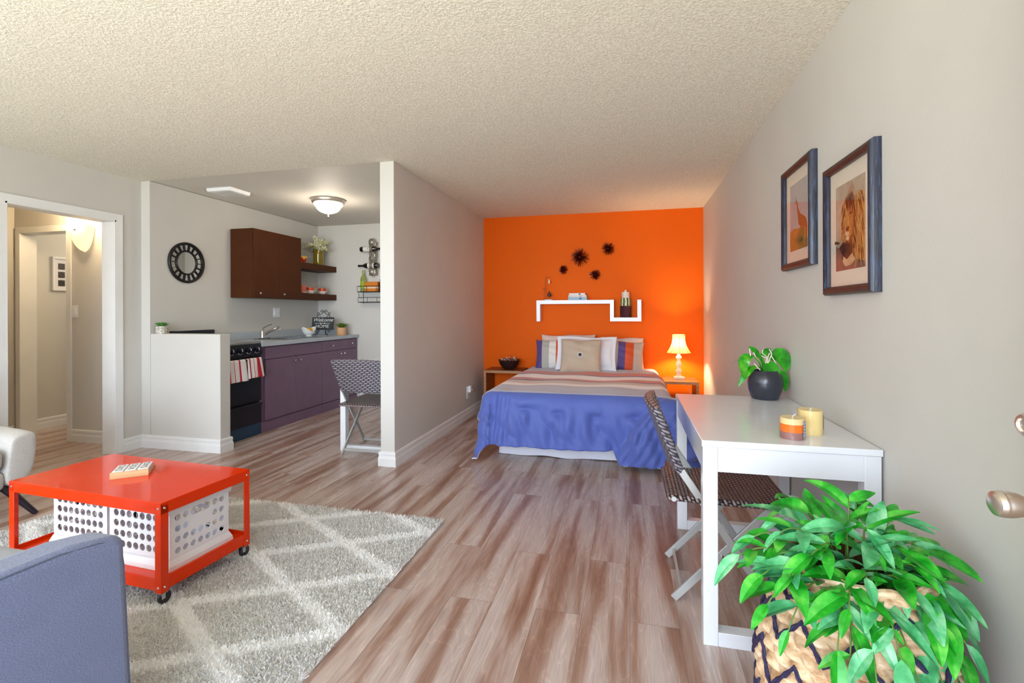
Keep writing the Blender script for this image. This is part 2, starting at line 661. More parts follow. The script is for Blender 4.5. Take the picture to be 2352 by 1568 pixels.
baseboard('baseboard_right', [((XR, -1.0), (XR, YB), (-1, 0), 0, -1)])
baseboard('baseboard_bedroom', [((-1.827, YB), (XR, YB), (0, -1), -1, -1)])
baseboard('baseboard_partition', [((-1.827, YK), (-1.827, YB), (1, 0), 1, -1), ((-1.95, YK), (-1.827, YK), (0, -1), 1, 1), ((-1.95, YK), (-1.95, YB), (-1, 0), 1, -1)])
baseboard('baseboard_kitchen', [((-3.62, YB), (-1.95, YB), (0, -1), 0, -1)])
baseboard('baseboard_half', [((XL, YK), (-3.508, YK), (0, -1), -1, 1), ((-3.508, YK), (-3.508, YK + 0.115), (1, 0), 1, 1), ((-3.66, YK + 0.115), (-3.508, YK + 0.115), (0, 1), 0, 1)])
baseboard('baseboard_left', [((XL, -1.0), (XL, DY0 - 0.055), (1, 0), 0, 0), ((XL, DY1 + 0.055), (XL, YK), (1, 0), 0, -1)])
baseboard('baseboard_hall', [((HX1 + 0.045, YK + 0.01), (XL - 0.12, YK + 0.01), (0, -1), 0, 0), ((-6.0, 1.3), (-6.0, YK), (1, 0), 0, 0)])
baseboard('baseboard_back_room', [((-6.1, YK + 0.13), (-6.1, 5.5), (1, 0), 0, -1), ((-6.1, 5.5), (-4.5, 5.5), (0, -1), -1, 0)])
# door casings
cs = MB()
for xa, xb in ((XL, XL + 0.014), (XL - 0.134, XL - 0.12)):
    cs.box(xa, xb, DY1, DY1 + 0.055, 0, DZ + 0.055).box(xa, xb, DY0 - 0.055, DY0, 0, DZ + 0.055).box(xa, xb, DY0, DY1, DZ, DZ + 0.055)
cs.box(XL - 0.134, XL + 0.014, DY1 - 0.016, DY1 + 0.001, 0, DZ).box(XL - 0.134, XL + 0.014, DY0 - 0.001, DY0 + 0.016, 0, DZ).box(XL - 0.134, XL + 0.014, DY0, DY1, DZ - 0.016, DZ + 0.001)
struct('trim_1', cs, M['white_trim'], bevel=0.002)
cs = MB()
ya = YK + 0.01
cs.box(HX0 - 0.045, HX0, ya - 0.013, ya, 0, HZ + 0.045).box(HX1, HX1 + 0.045, ya - 0.013, ya, 0, HZ + 0.045).box(HX0, HX1, ya - 0.013, ya, HZ, HZ + 0.045)
cs.box(HX0 - 0.001, HX0 + 0.014, ya - 0.013, ya + 0.133, 0, HZ).box(HX1 - 0.014, HX1 + 0.001, ya - 0.013, ya + 0.133, 0, HZ).box(HX0, HX1, ya - 0.013, ya + 0.133, HZ - 0.014, HZ + 0.001)
struct('trim_2', cs, M['white_trim'], bevel=0.002)

# entry door standing open along the right wall, only its knob and deadbolt reach into view
door = setp(MB().box(0.722, 0.765, 0.2, 1.105, 0.01, 2.04).build('door_1', plain('door_paint', (150, 128, 112), 0.4), smooth=0, bevel=0.002), kind='structure')
kb = MB()
kprof = [(0.86 * p_, 0.86 * q_) for p_, q_ in [(0.0, 0.098), (0.018, 0.0975), (0.0245, 0.093), (0.0268, 0.085), (0.0272, 0.083), (0.0268, 0.082), (0.0275, 0.078), (0.027, 0.066), (0.0235, 0.052), (0.017, 0.04), (0.0125, 0.032), (0.0115, 0.024), (0.0125, 0.014), (0.03, 0.01), (0.033, 0.006), (0.033, 0.0)]]
kb.lathe(kprof, (0.722, 1.055, 0.890), 36, '-x')
kb.build('door_knob', M['nickel'], door)
kb = MB()
kb.lathe([(0.0, 0.036), (0.01, 0.036), (0.012, 0.04), (0.018, 0.039), (0.0215, 0.034), (0.0235, 0.012), (0.029, 0.009), (0.03, 0.0)], (0.722, 1.055, 1.034), 36, '-x')
kb.build('deadbolt', M['nickel'], door)

# ------------------------------------------------------------------ hall: sconce, switch, photo frame
t = thing('wall_sconce', 'glowing frosted half-dome sconce on the hall wall beside the inner doorway', 'wall lamp', (-5.075, YK + 0.01, 1.945))


def sconce(u, v):
    a = PI * u
    z = 0.13 - 0.25 * v
    r = 0.115 * (1 - v ** 2.2) ** 0.62
    return (r * math.cos(a), -0.001 - 0.95 * r * math.sin(a), z)


MB().grid(sconce, 20, 14).build('shade', emit('sconce_glass', (255, 222, 160), 1.3), t, recalc=False)
MB().box(-0.05, 0.05, -0.02, 0.0, -0.03, 0.09).build('bracket', M['nickel'], t)
MB().lathe([(0.0, 0.012), (0.006, 0.01), (0.007, 0.0)], (0.03, -0.105, 0.075), 10, '-y').build('finial', M['black_iron'], t)
lamp('sconce_bulb', 'POINT', (-5.05, YK - 0.12, 2.12), 22, (1.0, 0.74, 0.42), 0.05)

lamp('back_room_fill', 'POINT', (-5.3, 4.7, 2.2), 22, (1.0, 0.86, 0.64), 0.12)  # unseen fill light, added to brighten the room behind the hall

t = thing('light_switch', 'white rocker light switch on the hall wall below the sconce', 'switch', (-5.2, YK + 0.01, 1.255))
MB().box(-0.036, 0.036, -0.006, 0, -0.058, 0.058).build('plate', M['white_plastic'], t, bevel=0.002)
MB().box(-0.016, 0.016, -0.011, -0.005, -0.033, 0.033).build('rocker', M['white_plastic'], t, bevel=0.0015)

t = thing('photo_frame', 'white multi-photo frame on the back room wall through the hall doorway', 'picture frame', (-6.1, 4.03, 1.67))
MB().box(0, 0.025, -0.085, 0.085, -0.185, -0.165).box(0, 0.025, -0.085, 0.085, 0.165, 0.185).box(0, 0.025, -0.085, -0.068, -0.165, 0.165).box(0, 0.025, 0.068, 0.085, -0.165, 0.165).build('frame', M['white_plastic'], t, bevel=0.002)
MB().box(0.001, 0.012, -0.068, 0.068, -0.165, 0.165).build('mat_board', M['white_cotton'], t)
for k in range(3):
    MB().box(0.012, 0.0135, -0.03, 0.035, -0.135 + k * 0.092, -0.068 + k * 0.092).build('photo', plain('dark_photo_%d' % k, (52, 46, 44), 0.4, var=0.6, vscale=30), t)

# ------------------------------------------------------------------ kitchen
CX = -3.66   # cabinet face
# range
t = thing('gas_range', 'black kitchen range behind the half wall with striped towels on its handle', 'stove', (0, 0, 0))
SX, S0, S1 = -3.655, 3.69, 4.205
MB().box(XKL + 0.005, SX - 0.015, S0, S1, 0.10, 0.925).build('body', M['black'], t, bevel=0.003)
MB().box(XKL + 0.06, SX + 0.005, S0, S1, 0.925, 0.945).build('cooktop', M['steel'], t, bevel=0.003)
MB().box(XKL + 0.002, XKL + 0.06, S0 + 0.05, S1, 0.925, 1.062).build('backguard', M['black'], t, bevel=0.003)
MB().prism([(SX - 0.015, 0.80), (SX + 0.012, 0.80), (SX + 0.02, 0.83), (SX + 0.004, 0.925), (SX - 0.015, 0.925)], S0, S1, 'xz').build('control_panel', M['black'], t, bevel=0.002)
for k in range(4):
    y = S0 + 0.12 + k * 0.108
    kn = MB().lathe([(0.026, 0.0), (0.025, 0.012), (0.019, 0.014), (0.018, 0.03), (0.0, 0.031)], (SX + 0.014, y, 0.862), 20, 'x').build('knob', M['black'], t)
    ring = MB()
    ring.tube([(SX + 0.017, y + 0.031 * math.cos(a), 0.862 + 0.031 * math.sin(a)) for a in [rad(-150 + 25 * q) for q in range(9)]], 0.0032, 6)
    ring.box(SX + 0.044, SX + 0.047, y - 0.003, y + 0.003, 0.862, 0.882)
    ring.build('knob_markings', M['white_plastic'], kn)
MB().box(SX - 0.012, SX + 0.012, S0 + 0.004, S1 - 0.004, 0.345, 0.79).build('oven_door', M['black'], t, bevel=0.006)
MB().tube([(SX + 0.012, S0 + 0.05, 0.775), (SX + 0.05, S0 + 0.05, 0.775), (SX + 0.05, S1 - 0.05, 0.775), (SX + 0.012, S1 - 0.05, 0.775)], 0.009, 10).build('oven_handle', M['black'], t)
MB().box(SX - 0.012, SX + 0.012, S0 + 0.004, S1 - 0.004, 0.125, 0.33).box(SX + 0.008, SX + 0.024, S0 + 0.004, S1 - 0.004, 0.30, 0.33).build('drawer', M['black'], t, bevel=0.005)
MB().box(SX - 0.03, SX - 0.002, S0 + 0.004, S1 - 0.004, 0.005, 0.12).build('kick_plate', M['blue_film'], t)


def towel_material(name, stripes, x0, w):
    N = NT(name)
    tc = N.n('TexCoord')
    sep = N.n('SeparateXYZ')
    N.l(tc.outputs['UV'], sep.inputs[0])
    stops = [(0.0, lin((238, 232, 232)))]
    for a, b, c in stripes:
        stops += [(a, lin(c)), (b, lin((238, 232, 232)))]
    N.set(Base_Color=N.ramp(sep.outputs['X'], stops, 'CONSTANT'), Roughness=0.9)
    N.bump(N.noise(N.coord(), 350, 2), 0.2, 0.002)
    return N.m


def towel(name, label, y0, y1, zb, mat, slant):
    mb = MB()
    mb.uv = []
    nu, nv = 24, 34
    R = 0.013
    L1, L2 = 0.78 - zb, 0.14

    def fn(u, v):
        s = v * (L1 + L2 + PI * R)
        y = y0 + (y1 - y0) * u
        fold = 0.004 * math.sin(u * 17) + 0.003 * math.sin(u * 7 + 1)
        if s < L2:
            x, z, d = -R, 0.775 - (L2 - s), 0
        elif s < L2 + PI * R:
            a = (s - L2) / R
            x, z, d = -R * math.cos(a), 0.775 + R * math.sin(a), 0
        else:
            d = s - L2 - PI * R
            x, z = R, 0.775 - d
        k = d / L1
        x += k * (fold * 1.5 + 0.012)
        y2 = y + slant * k * L1 + (u - 0.5) * 0.03 * k
        mb.uv.append((u, v))
        return (SX + 0.05 + x, y2, z)
    mb.grid(fn, nu, nv)
    o = mb.build(name, mat, weld=False, recalc=False, smooth=180)
    md = o.modifiers.new('thickness', 'SOLIDIFY')
    md.thickness = 0.003
    md.offset = 0
    return setp(o, label, 'towel', 'striped dish towels on the oven handle')


red, dred = (196, 40, 70), (178, 30, 44)
towel('dish_towel', 'white dish towel with thin crimson stripes, nearest the half wall on the oven handle', S0 + 0.02, S0 + 0.245, 0.585, towel_material('towel_thin_stripes', [(0.06, 0.14, red), (0.36, 0.39, red), (0.62, 0.70, red)], 0, 1), 0.06)
towel('dish_towel', 'white dish towel with one broad red stripe, nearest the plum cabinets on the oven handle', S0 + 0.27, S0 + 0.455, 0.60, towel_material('towel_broad_stripe', [(0.1, 0.19, dred), (0.40, 0.43, dred), (0.64, 0.84, dred)], 0, 1), 0.06)


def knob_mb(p, n='x', r=0.013):
    mb = MB()
    mb.lathe([(0.006, 0), (0.005, 0.012), (r * 0.8, 0.015), (r, 0.021), (r * 0.85, 0.027), (0, 0.029)], p, 16, n)
    return mb


# base cabinets
C0, C1, CM = 4.215, 6.02, 5.235
t = thing('base_cabinet', 'plum brown sink base cabinet with two doors beside the black range', 'cabinet', (0, 0, 0))
MB().box(XKL + 0.004, CX - 0.02, C0, CM - 0.001, 0.0, 0.74).box(XKL + 0.004, CX - 0.02, C0, C0 + 0.018, 0.74, 0.888).box(CX - 0.06, CX - 0.02, C0, CM - 0.001, 0.74, 0.888).build('body', M['purple_brown'], t)
MB().box(CX - 0.02, CX - 0.006, C0, CM - 0.001, 0.0, 0.105).box(CX - 0.008, CX - 0.002, C0, CM - 0.001, 0.0, 0.075).build('toe_board', M['purple_brown'], t)
MB().box(CX - 0.02, CX, C0 + 0.065, CM - 0.004, 0.752, 0.876).build('false_drawer_front', M['purple_brown'], t, bevel=0.002)
ym = (C0 + 0.065 + CM) / 2
for a, b, k in ((C0 + 0.065, ym - 0.002, ym - 0.045), (ym + 0.002, CM - 0.004, ym + 0.045)):
    d = MB().box(CX - 0.02, CX, a, b, 0.118, 0.745).build('door', M['purple_brown'], t, bevel=0.002)
    knob_mb((CX, k, 0.70)).build('knob', M['chrome'], d)
t = thing('base_cabinet', 'plum brown drawer base cabinet in the kitchen back corner, behind the folding chair', 'cabinet', (0, 0, 0))
MB().box(XKL + 0.004, CX - 0.02, CM + 0.001, C1, 0.0, 0.888).build('body', M['purple_brown'], t)
MB().box(CX - 0.02, CX - 0.006, CM + 0.001, C1, 0.0, 0.105).box(CX - 0.008, CX - 0.002, CM + 0.001, C1, 0.0, 0.075).build('toe_board', M['purple_brown'], t)
d = MB().box(CX - 0.02, CX, CM + 0.004, C1 - 0.006, 0.752, 0.876).build('drawer', M['purple_brown'], t, bevel=0.002)
knob_mb((CX, CM + 0.19, 0.815)).build('knob', M['chrome'], d)
knob_mb((CX, C1 - 0.15, 0.82)).build('knob', M['chrome'], d)
ym = (CM + C1) / 2 + 0.02
for a, b, k in ((CM + 0.004, ym - 0.002, ym - 0.04), (ym + 0.002, C1 - 0.006, ym + 0.04)):
    d = MB().box(CX - 0.02, CX, a, b, 0.118, 0.745).build('door', M['purple_brown'], t, bevel=0.002)
    knob_mb((CX, k, 0.70)).build('knob', M['chrome'], d)

# worktop with backsplash, sink cut-out
SKX0, SKX1, SKY0, SKY1 = -4.13, -3.74, 4.68, 5.3
t = thing('countertop', 'grey laminate worktop with a low backsplash along the kitchen wall', 'countertop', (0, 0, 0))
mb = MB()
for a, b, c, d in ((XKL, -3.632, 4.207, SKY0), (XKL, -3.632, SKY1, 6.028), (XKL, SKX0, SKY0, SKY1), (SKX1, -3.632, SKY0, SKY1)):
    mb.box(a, b, c, d, 0.89, 0.93)
mb.build('worktop', M['counter'], t)
MB().box(XKL, XKL + 0.018, 4.207, 6.028, 0.93, 1.018).box(XKL, -3.95, 6.012, 6.028, 0.93, 1.0).build('backsplash', M['counter'], t, bevel=0.003)
t = thing('kitchen_sink', 'stainless steel sink set into the grey worktop', 'sink', (0, 0, 0))
mb = MB()
mb.box(SKX0 - 0.02, SKX1 + 0.02, SKY0 - 0.02, SKY0 + 0.012, 0.93, 0.934).box(SKX0 - 0.02, SKX1 + 0.02, SKY1 - 0.012, SKY1 + 0.02, 0.93, 0.934)
mb.box(SKX0 - 0.02, SKX0 + 0.06, SKY0, SKY1, 0.93, 0.934).box(SKX1 - 0.012, SKX1 + 0.02, SKY0, SKY1, 0.93, 0.934)
mb.build('rim', M['steel'], t, bevel=0.0015)
mb = MB()
mb.box(SKX0 + 0.06, SKX1 - 0.012, SKY0 + 0.012, SKY1 - 0.012, 0.76, 0.763)
for a, b, c, d in ((SKX0 + 0.058, SKX0 + 0.06, SKY0 + 0.012, SKY1 - 0.012), (SKX1 - 0.012, SKX1 - 0.01, SKY0 + 0.012, SKY1 - 0.012), (SKX0 + 0.06, SKX1 - 0.012, SKY0 + 0.01, SKY0 + 0.012), (SKX0 + 0.06, SKX1 - 0.012, SKY1 - 0.012, SKY1 - 0.01)):
    mb.box(a, b, c, d, 0.76, 0.931)
mb.build('basin', M['steel'], t)
t = thing('kitchen_faucet', 'chrome single-lever faucet behind the sink', 'faucet', (-4.11, 4.76, 0.934))
MB().box(-0.025, 0.025, -0.1, 0.1, 0, 0.012).lathe([(0.027, 0.01), (0.025, 0.02), (0.023, 0.09), (0.02, 0.1), (0.0, 0.104)], (0, 0, 0), 20).build('base', M['chrome'], t, bevel=0.002)
MB().tube([(0, 0, 0.03), (0.03, 0.04, 0.07), (0.075, 0.12, 0.115), (0.09, 0.16, 0.132), (0.094, 0.17, 0.118), (0.094, 0.17, 0.10)], [0.013, 0.013, 0.011, 0.01, 0.011, 0.011], 12).build('spout', M['chrome'], t)
MB().tube([(0, 0, 0.1), (0.005, 0.01, 0.125), (0.03, 0.05, 0.152), (0.05, 0.085, 0.165)], [0.01, 0.007, 0.005, 0.006], 10).build('lever', M['chrome'], t)

# upper cabinet
UX, U0, U1, UZ0, UZ1 = -3.97, 4.475, 5.26, 1.402, 2.162
t = thing('upper_cabinet', 'dark brown two-door wall cabinet above the sink', 'cabinet', (0, 0, 0))
MB().box(XKL + 0.001, UX - 0.02, U0, U1, UZ0, UZ1).build('body', M['dark_brown'], t, bevel=0.002)
ym = (U0 + U1) / 2 + 0.005
for a, b, k in ((U0 + 0.003, ym - 0.0015, U0 + 0.07), (ym + 0.0015, U1 - 0.003, ym + 0.055)):
    d = MB().box(UX - 0.019, UX, a, b, UZ0 + 0.003, UZ1 - 0.003).build('door', M['dark_brown'], t, bevel=0.002)
    knob_mb((UX, k, UZ0 + 0.05)).build('knob', M['chrome'], d)
for z0, lb in ((1.792, 'upper of two dark floating shelves beside the wall cabinet, carrying the flower vase'), (1.402, 'lower of two dark floating shelves beside the wall cabinet, carrying orange mugs')):
    setp(MB().box(XKL, -3.985, U1 + 0.002, YB - 0.001, z0, z0 + 0.078).build('floating_shelf', M['dark_brown'], bevel=0.002), lb, 'shelf', 'floating corner shelves')

# switch plate, ceiling vent, round mirror
t = thing('switch_plate', 'white double switch and outlet plate on the kitchen wall above the sink', 'switch', (XKL, 5.195, 1.235))
MB().box(0, 0.006, -0.058, 0.058, -0.058, 0.058).build('plate', M['white_plastic'], t, bevel=0.002)
for y in (-0.023, 0.023):
    MB().box(0.005, 0.01, y - 0.016, y + 0.016, -0.033, 0.033).build('rocker', M['white_plastic'], t, bevel=0.0015)
t = thing('ceiling_vent', 'white square fan vent on the smooth kitchen ceiling', 'vent', (-3.87, 4.03, CEIL + 0.004))
MB().prism([(-0.145, 0), (0.145, 0), (0.13, -0.035), (-0.13, -0.035)], -0.13, 0.13, 'xz').build('housing', M['white_plastic'], t, bevel=0.004)
mb = MB()
for k in range(9):
    mb.box(-0.1, 0.1, -0.1 + k * 0.024, -0.09 + k * 0.024, -0.039, -0.034)
mb.build('grille', plain('vent_grille_grey', (190, 188, 184), 0.5), t)

t = thing('round_mirror', 'round wall mirror with a dark slotted rim above the half wall', 'mirror', (XKL, 3.925, 1.735))
MB().lathe([(0.176, 0.0), (0.201, 0.0), (0.203, 0.012), (0.197, 0.022), (0.189, 0.025), (0.179, 0.02), (0.176, 0.01), (0.176, 0.0)], (0, 0, 0), 64, 'x', False).build('outer_rim', M['black_iron'], t)
MB().lathe([(0.107, 0.0), (0.121, 0.0), (0.122, 0.012), (0.116, 0.02), (0.109, 0.018), (0.106, 0.01), (0.107, 0.0)], (0, 0, 0), 64, 'x', False).build('inner_rim', M['black_iron'], t)
for k in range(18):
    a = 2 * PI * k / 18
    ca, sa = math.cos(a), math.sin(a)
    MB().bar((0.012, ca * 0.119, sa * 0.119), (0.012, ca * 0.179, sa * 0.179), 0.006, 0.012, (1, 0, 0)).build('spoke', M['black_iron'], t)
mir = plain('mirror_glass', (225, 225, 222), 0.03, metal=1.0, var=0.0)
MB().lathe([(0.0, 0.006), (0.108, 0.006)], (0, 0, 0), 48, 'x', False).build('mirror_glass', mir, t)
MB().lathe([(0.12, 0.004), (0.178, 0.004)], (0, 0, 0), 48, 'x', False).build('rim_mirror_glass', mir, t)

# flush ceiling lamp
t = thing('ceiling_lamp', 'lit frosted bowl flush lamp with brushed nickel rim on the kitchen ceiling', 'ceiling light', (-3.15, 4.62, CEIL + 0.004))
MB().lathe([(0.0, 0.0), (0.168, 0.0), (0.175, -0.012), (0.172, -0.03), (0.162, -0.042), (0.15, -0.045)], (0, 0, 0), 48, 'z', False).build('rim', M['nickel'], t)
MB().lathe([(0.152, -0.04), (0.148, -0.06), (0.128, -0.085), (0.118, -0.105), (0.09, -0.13), (0.045, -0.147), (0.0, -0.15)], (0, 0, 0), 48, 'z', False).build('glass_bowl', emit('lit_alabaster_glass', (255, 236, 205), 2.4), t)
MB().lathe([(0.0, -0.185), (0.008, -0.178), (0.006, -0.165), (0.018, -0.152), (0.02, -0.146), (0.0, -0.144)], (0, 0, 0), 16).build('finial', M['nickel'], t)
lamp('ceiling_lamp_bulb', 'POINT', (-3.15, 4.62, 2.22), 11, (1.0, 0.88, 0.72), 0.12)

# ------------------------------------------------------------------ leaves
def leaf_mat(name, c1, c2, c3, rough=0.35, scale=14):
    N = NT(name)
    v = N.coord()
    n = N.noise(v, scale, 3, 0.6)
    N.set(Base_Color=N.ramp(n, [(0.3, lin(c1)), (0.52, lin(c2)), (0.72, lin(c3))]), Roughness=rough)
    N.b.inputs['Specular IOR Level'].default_value = 0.5
    return N.m


def add_leaf(mb, base, d, up, L, W, droop=0.3, fold=0.25, nl=7, tip=0.9, curl=0.0):
    """pointed leaf blade with a folded midrib, bending downward along its length"""
    d = Vector(d).normalized()
    up = Vector(up)
    s = d.cross(up)
    if s.length < 1e-4:
        s = d.cross(Vector((1, 0, 0)))
    s.normalize()
    n = s.cross(d).normalized()
    vs, fs = [], []
    p = Vector(base)
    cur = d.copy()
    step = L / nl
    for i in range(nl + 1):
        t = i / nl
        w = W * 0.5 * (math.sin(PI * min(1, t ** 0.75 * 0.985 + 0.0)) ** tip) + 0.0005
        nn = s.cross(cur).normalized()
        for k in (-1, -0.5, 0, 0.5, 1):
            vs.append(p + s * (k * w) + nn * (abs(k) * w * fold * 1.2))
        cur = (cur + Vector((0, 0, -1)) * droop / nl + n * curl / nl).normalized()
        p = p + cur * step
    for i in range(nl):
        for k in range(4):
            fs.append((i * 5 + k, i * 5 + k + 1, (i + 1) * 5 + k + 1, (i + 1) * 5 + k))
    mb.add(vs, fs)


# ------------------------------------------------------------------ things on the kitchen shelves
SH1, SH2 = 1.870, 1.480
rnd = random.Random(4)
t = thing('flower_vase', 'yellow glass cylinder vase of dried pale blossoms on the upper corner shelf', 'vase', (-4.11, 5.80, SH1))
N = NT('yellow_glass')
N.set(Base_Color=lin((176, 150, 20)), Roughness=0.06)
N.b.inputs['Transmission Weight'].default_value = 0.55
N.b.inputs['Coat Weight'].default_value = 0.5
MB().lathe([(0.0, 0.0), (0.064, 0.0), (0.066, 0.006), (0.066, 0.215), (0.062, 0.217), (0.061, 0.012), (0.0, 0.012)], (0, 0, 0), 32).build('vase', N.m, t)
st, fl = MB(), MB()
for k in range(95):
    a = rnd.uniform(0, 2 * PI)
    tilt = rnd.uniform(0.05, 1.45)
    L = rnd.uniform(0.12, 0.215)
    d = Vector((math.sin(tilt) * math.cos(a) * 0.85, math.sin(tilt) * math.sin(a), math.cos(tilt) * 0.85))
    b0 = Vector((rnd.uniform(-0.03, 0.03), rnd.uniform(-0.03, 0.03), 0.05))
    b1 = Vector((b0.x, b0.y, 0.215))
    e = b1 + d * L - Vector((0, 0, 0.04 * tilt))
    e.x = max(e.x, -0.15)
    mid = (b1 + e) / 2 + Vector((0, 0, 0.02))
    st.tube([b0, b1, mid, e], 0.0022, 5)
    for q in range(12):
        f = 0.15 + 0.85 * q / 11
        p = b1.lerp(mid, f * 2) if f < 0.5 else mid.lerp(e, f * 2 - 1)
        o = Vector((rnd.uniform(-1, 1), rnd.uniform(-1, 1), rnd.uniform(-0.4, 1))).normalized()
        add_leaf(fl, p, o + d * 0.8, (0, 0, 1), 0.042, 0.019, 0.2, 0.3, 3)
st.build('stems', plain('dry_stem', (170, 168, 100), 0.8), t)
fl.build('blossoms', leaf_mat('dried_blossom', (224, 222, 176), (242, 240, 206), (252, 250, 234), 0.8), t, recalc=False)


def pattern_mat(name, base, band, lo, hi, petal=None):
    N = NT(name)
    tc = N.n('TexCoord')
    sep = N.n('SeparateXYZ')
    N.l(tc.outputs['Object'], sep.inputs[0])
    z = sep.outputs['Z']
    if petal:
        ang = N.math('ARCTAN2', sep.outputs['Y'], sep.outputs['X'])
        z = N.math('ADD', z, N.math('MULTIPLY', N.math('ABSOLUTE', N.math('SINE', N.math('MULTIPLY', ang, 4.0))), petal))
    mr = N.n('MapRange')
    mr.inputs['From Min'].default_value = 0.0
    mr.inputs['From Max'].default_value = 0.1
    N.l(z, mr.inputs['Value'])
    N.set(Base_Color=N.ramp(mr.outputs[0], [(0.0, lin(base)), (lo * 10, lin(band)), (hi * 10, lin((240, 190, 90)) if petal else lin(band))], 'CONSTANT'), Roughness=0.25)
    return N.m


t = thing('patterned_bowl', 'orange and red petal-patterned bowl with a spoon on the upper corner shelf', 'bowl', (-4.1, 5.43, SH1))
MB().lathe([(0.0, 0.0), (0.035, 0.0), (0.05, 0.02), (0.068, 0.06), (0.075, 0.088), (0.071, 0.088), (0.06, 0.05), (0.04, 0.015), (0.0, 0.01)], (0, 0, 0), 32).build('bowl', pattern_mat('petal_pattern', (236, 226, 214), (200, 46, 14), 0.022, 0.075, 0.03), t)
MB().tube([(0.0, 0.0, 0.02), (0.03, 0.05, 0.08), (0.06, 0.13, 0.095)], [0.006, 0.003, 0.005], 8).build('spoon_handle', M['nickel'], t)


def mug(name, label, loc, rz, c_low, c_top, group):
    t = thing(name, label, 'mug', loc, rz, group)
    MB().lathe([(0.0, 0.0), (0.032, 0.0), (0.042, 0.012), (0.049, 0.05), (0.05, 0.085), (0.0465, 0.085), (0.045, 0.05), (0.036, 0.012), (0.0, 0.008)], (0, 0, 0), 28).build('cup', pattern_mat('glaze_' + name + str(int(loc[1] * 100)), c_low, c_top, 0.046, 0.046), t)
    MB().tube([(0.047, 0, 0.07), (0.07, 0, 0.072), (0.079, 0, 0.052), (0.068, 0, 0.03), (0.044, 0, 0.022)], 0.006, 8).build('handle', plain('glaze_white_handle', (235, 225, 215), 0.25), t)


mug('mug', 'orange-topped white mug on the lower corner shelf, half behind the champagne flute and plate', (-4.09, 5.60, SH2), rad(75), (238, 228, 220), (214, 74, 22), 'orange and white mugs on the lower shelf')
mug('mug', 'orange-topped white mug at the far end of the lower corner shelf', (-4.09, 5.855, SH2), rad(75), (238, 228, 220), (214, 74, 22), 'orange and white mugs on the lower shelf')
t = thing('tumbler', 'pink ribbed tumbler on the lower shelf right beside the wall cabinet', 'cup', (-4.14, 5.50, SH2))
MB().lathe([(0.0, 0.0), (0.036, 0.0), (0.047, 0.115), (0.044, 0.115), (0.034, 0.01), (0.0, 0.01)], (0, 0, 0), 28).build('cup', plain('pink_glaze', (226, 120, 96), 0.3), t)
t = thing('saucer', 'red-rimmed white saucer at the front of the lower corner shelf', 'saucer', (-4.052, 5.40, SH2))
MB().lathe([(0.0, 0.0), (0.04, 0.0), (0.062, 0.014), (0.06, 0.018), (0.04, 0.006), (0.0, 0.006)], (0, 0, 0), 32).build('dish', plain('white_glaze', (236, 228, 220), 0.25), t)
MB().lathe([(0.056, 0.0155), (0.062, 0.02), (0.06, 0.026), (0.05, 0.024), (0.0, 0.016)], (0, 0, 0), 32, caps=False).build('red_rim', plain('red_glaze', (190, 24, 18), 0.25), t)
for k, (x, y, lb) in enumerate(((-4.02, 5.70, 'champagne flute between the two orange mugs on the lower shelf'), (-4.19, 5.90, 'champagne flute behind the far orange mug on the lower shelf'))):
    t = thing('champagne_flute', 'clear ' + lb, 'glass', (x, y, SH2), 0, 'champagne flutes on the lower shelf')
    MB().lathe([(0.0, 0.0), (0.03, 0.0), (0.03, 0.003), (0.006, 0.008), (0.004, 0.02), (0.004, 0.085), (0.008, 0.095)], (0, 0, 0), 20).build('stem', M['glass'], t)
    MB().lathe([(0.008, 0.095), (0.018, 0.115), (0.024, 0.15), (0.0235, 0.2), (0.022, 0.21)], (0, 0, 0), 24, caps=False).build('bowl', M['glass'], t)

# ------------------------------------------------------------------ things on the worktop and half wall
CT = 0.930
t = thing('fruit_bowl', 'white boat-shaped ceramic bowl on the grey worktop', 'bowl', (-3.97, 5.40, CT))


def bowl_fn(scale):
    def fn(u, v):
        a = 2 * PI * u
        r = (0.03 + 0.068 * (v ** 0.55)) * scale
        z = 0.018 + 0.075 * v ** 1.6 * scale + 0.03 * v * v * math.cos(2 * a)
        return (r * math.sin(a) * 0.72, r * math.cos(a) * (1.0 + 0.12 * v), z + (0.004 if scale < 1 else 0))
    return fn


mb = MB().grid(bowl_fn(1.0), 40, 12, True).grid(bowl_fn(0.93), 40, 12, True)
mb.lathe([(0.036, 0.0), (0.038, 0.006), (0.03, 0.02), (0.0, 0.02)], (0, 0, 0), 32)
mb.build('bowl', plain('white_porcelain', (238, 240, 242), 0.15, var=0.01), t, smooth=60)
lem = plain('lemon_peel', (242, 186, 24), 0.4, var=0.06, vscale=40, bump=0.2, bscale=300)
for p, lb in (((-3.965, 5.37, CT + 0.085), 'front'), ((-3.985, 5.44, CT + 0.082), 'rear')):
    setp(MB().sphere((0, 0, 0), 0.03, 18, 12, 1.0, 1.25, 0.95).build('lemon', lem, loc=p), 'yellow lemon in the white boat-shaped bowl, %s one' % ('the nearer' if lb == 'front' else 'the farther'), 'lemon', 'lemons in the white bowl')

# chalkboard sign on a scrolled easel
t = thing('chalkboard_sign', 'black welcome chalkboard on a scrolled wire easel on the worktop', 'sign', (-3.99, 5.70, CT), rad(14))
iron = M['black_iron']
tilt = rad(10)


def onb(x, z, dy=0.0):
    """point on the leaning board plane"""
    return (x, z * math.sin(tilt) + dy, z * math.cos(tilt))


bm_ = Matrix.Rotation(-tilt, 4, 'X')
board = MB().box(-0.145, 0.145, 0.0, 0.012, 0.075, 0.245, bm_).build('chalkboard', plain('slate', (50, 54, 58), 0.75, var=0.12, vscale=20), t, bevel=0.0015)


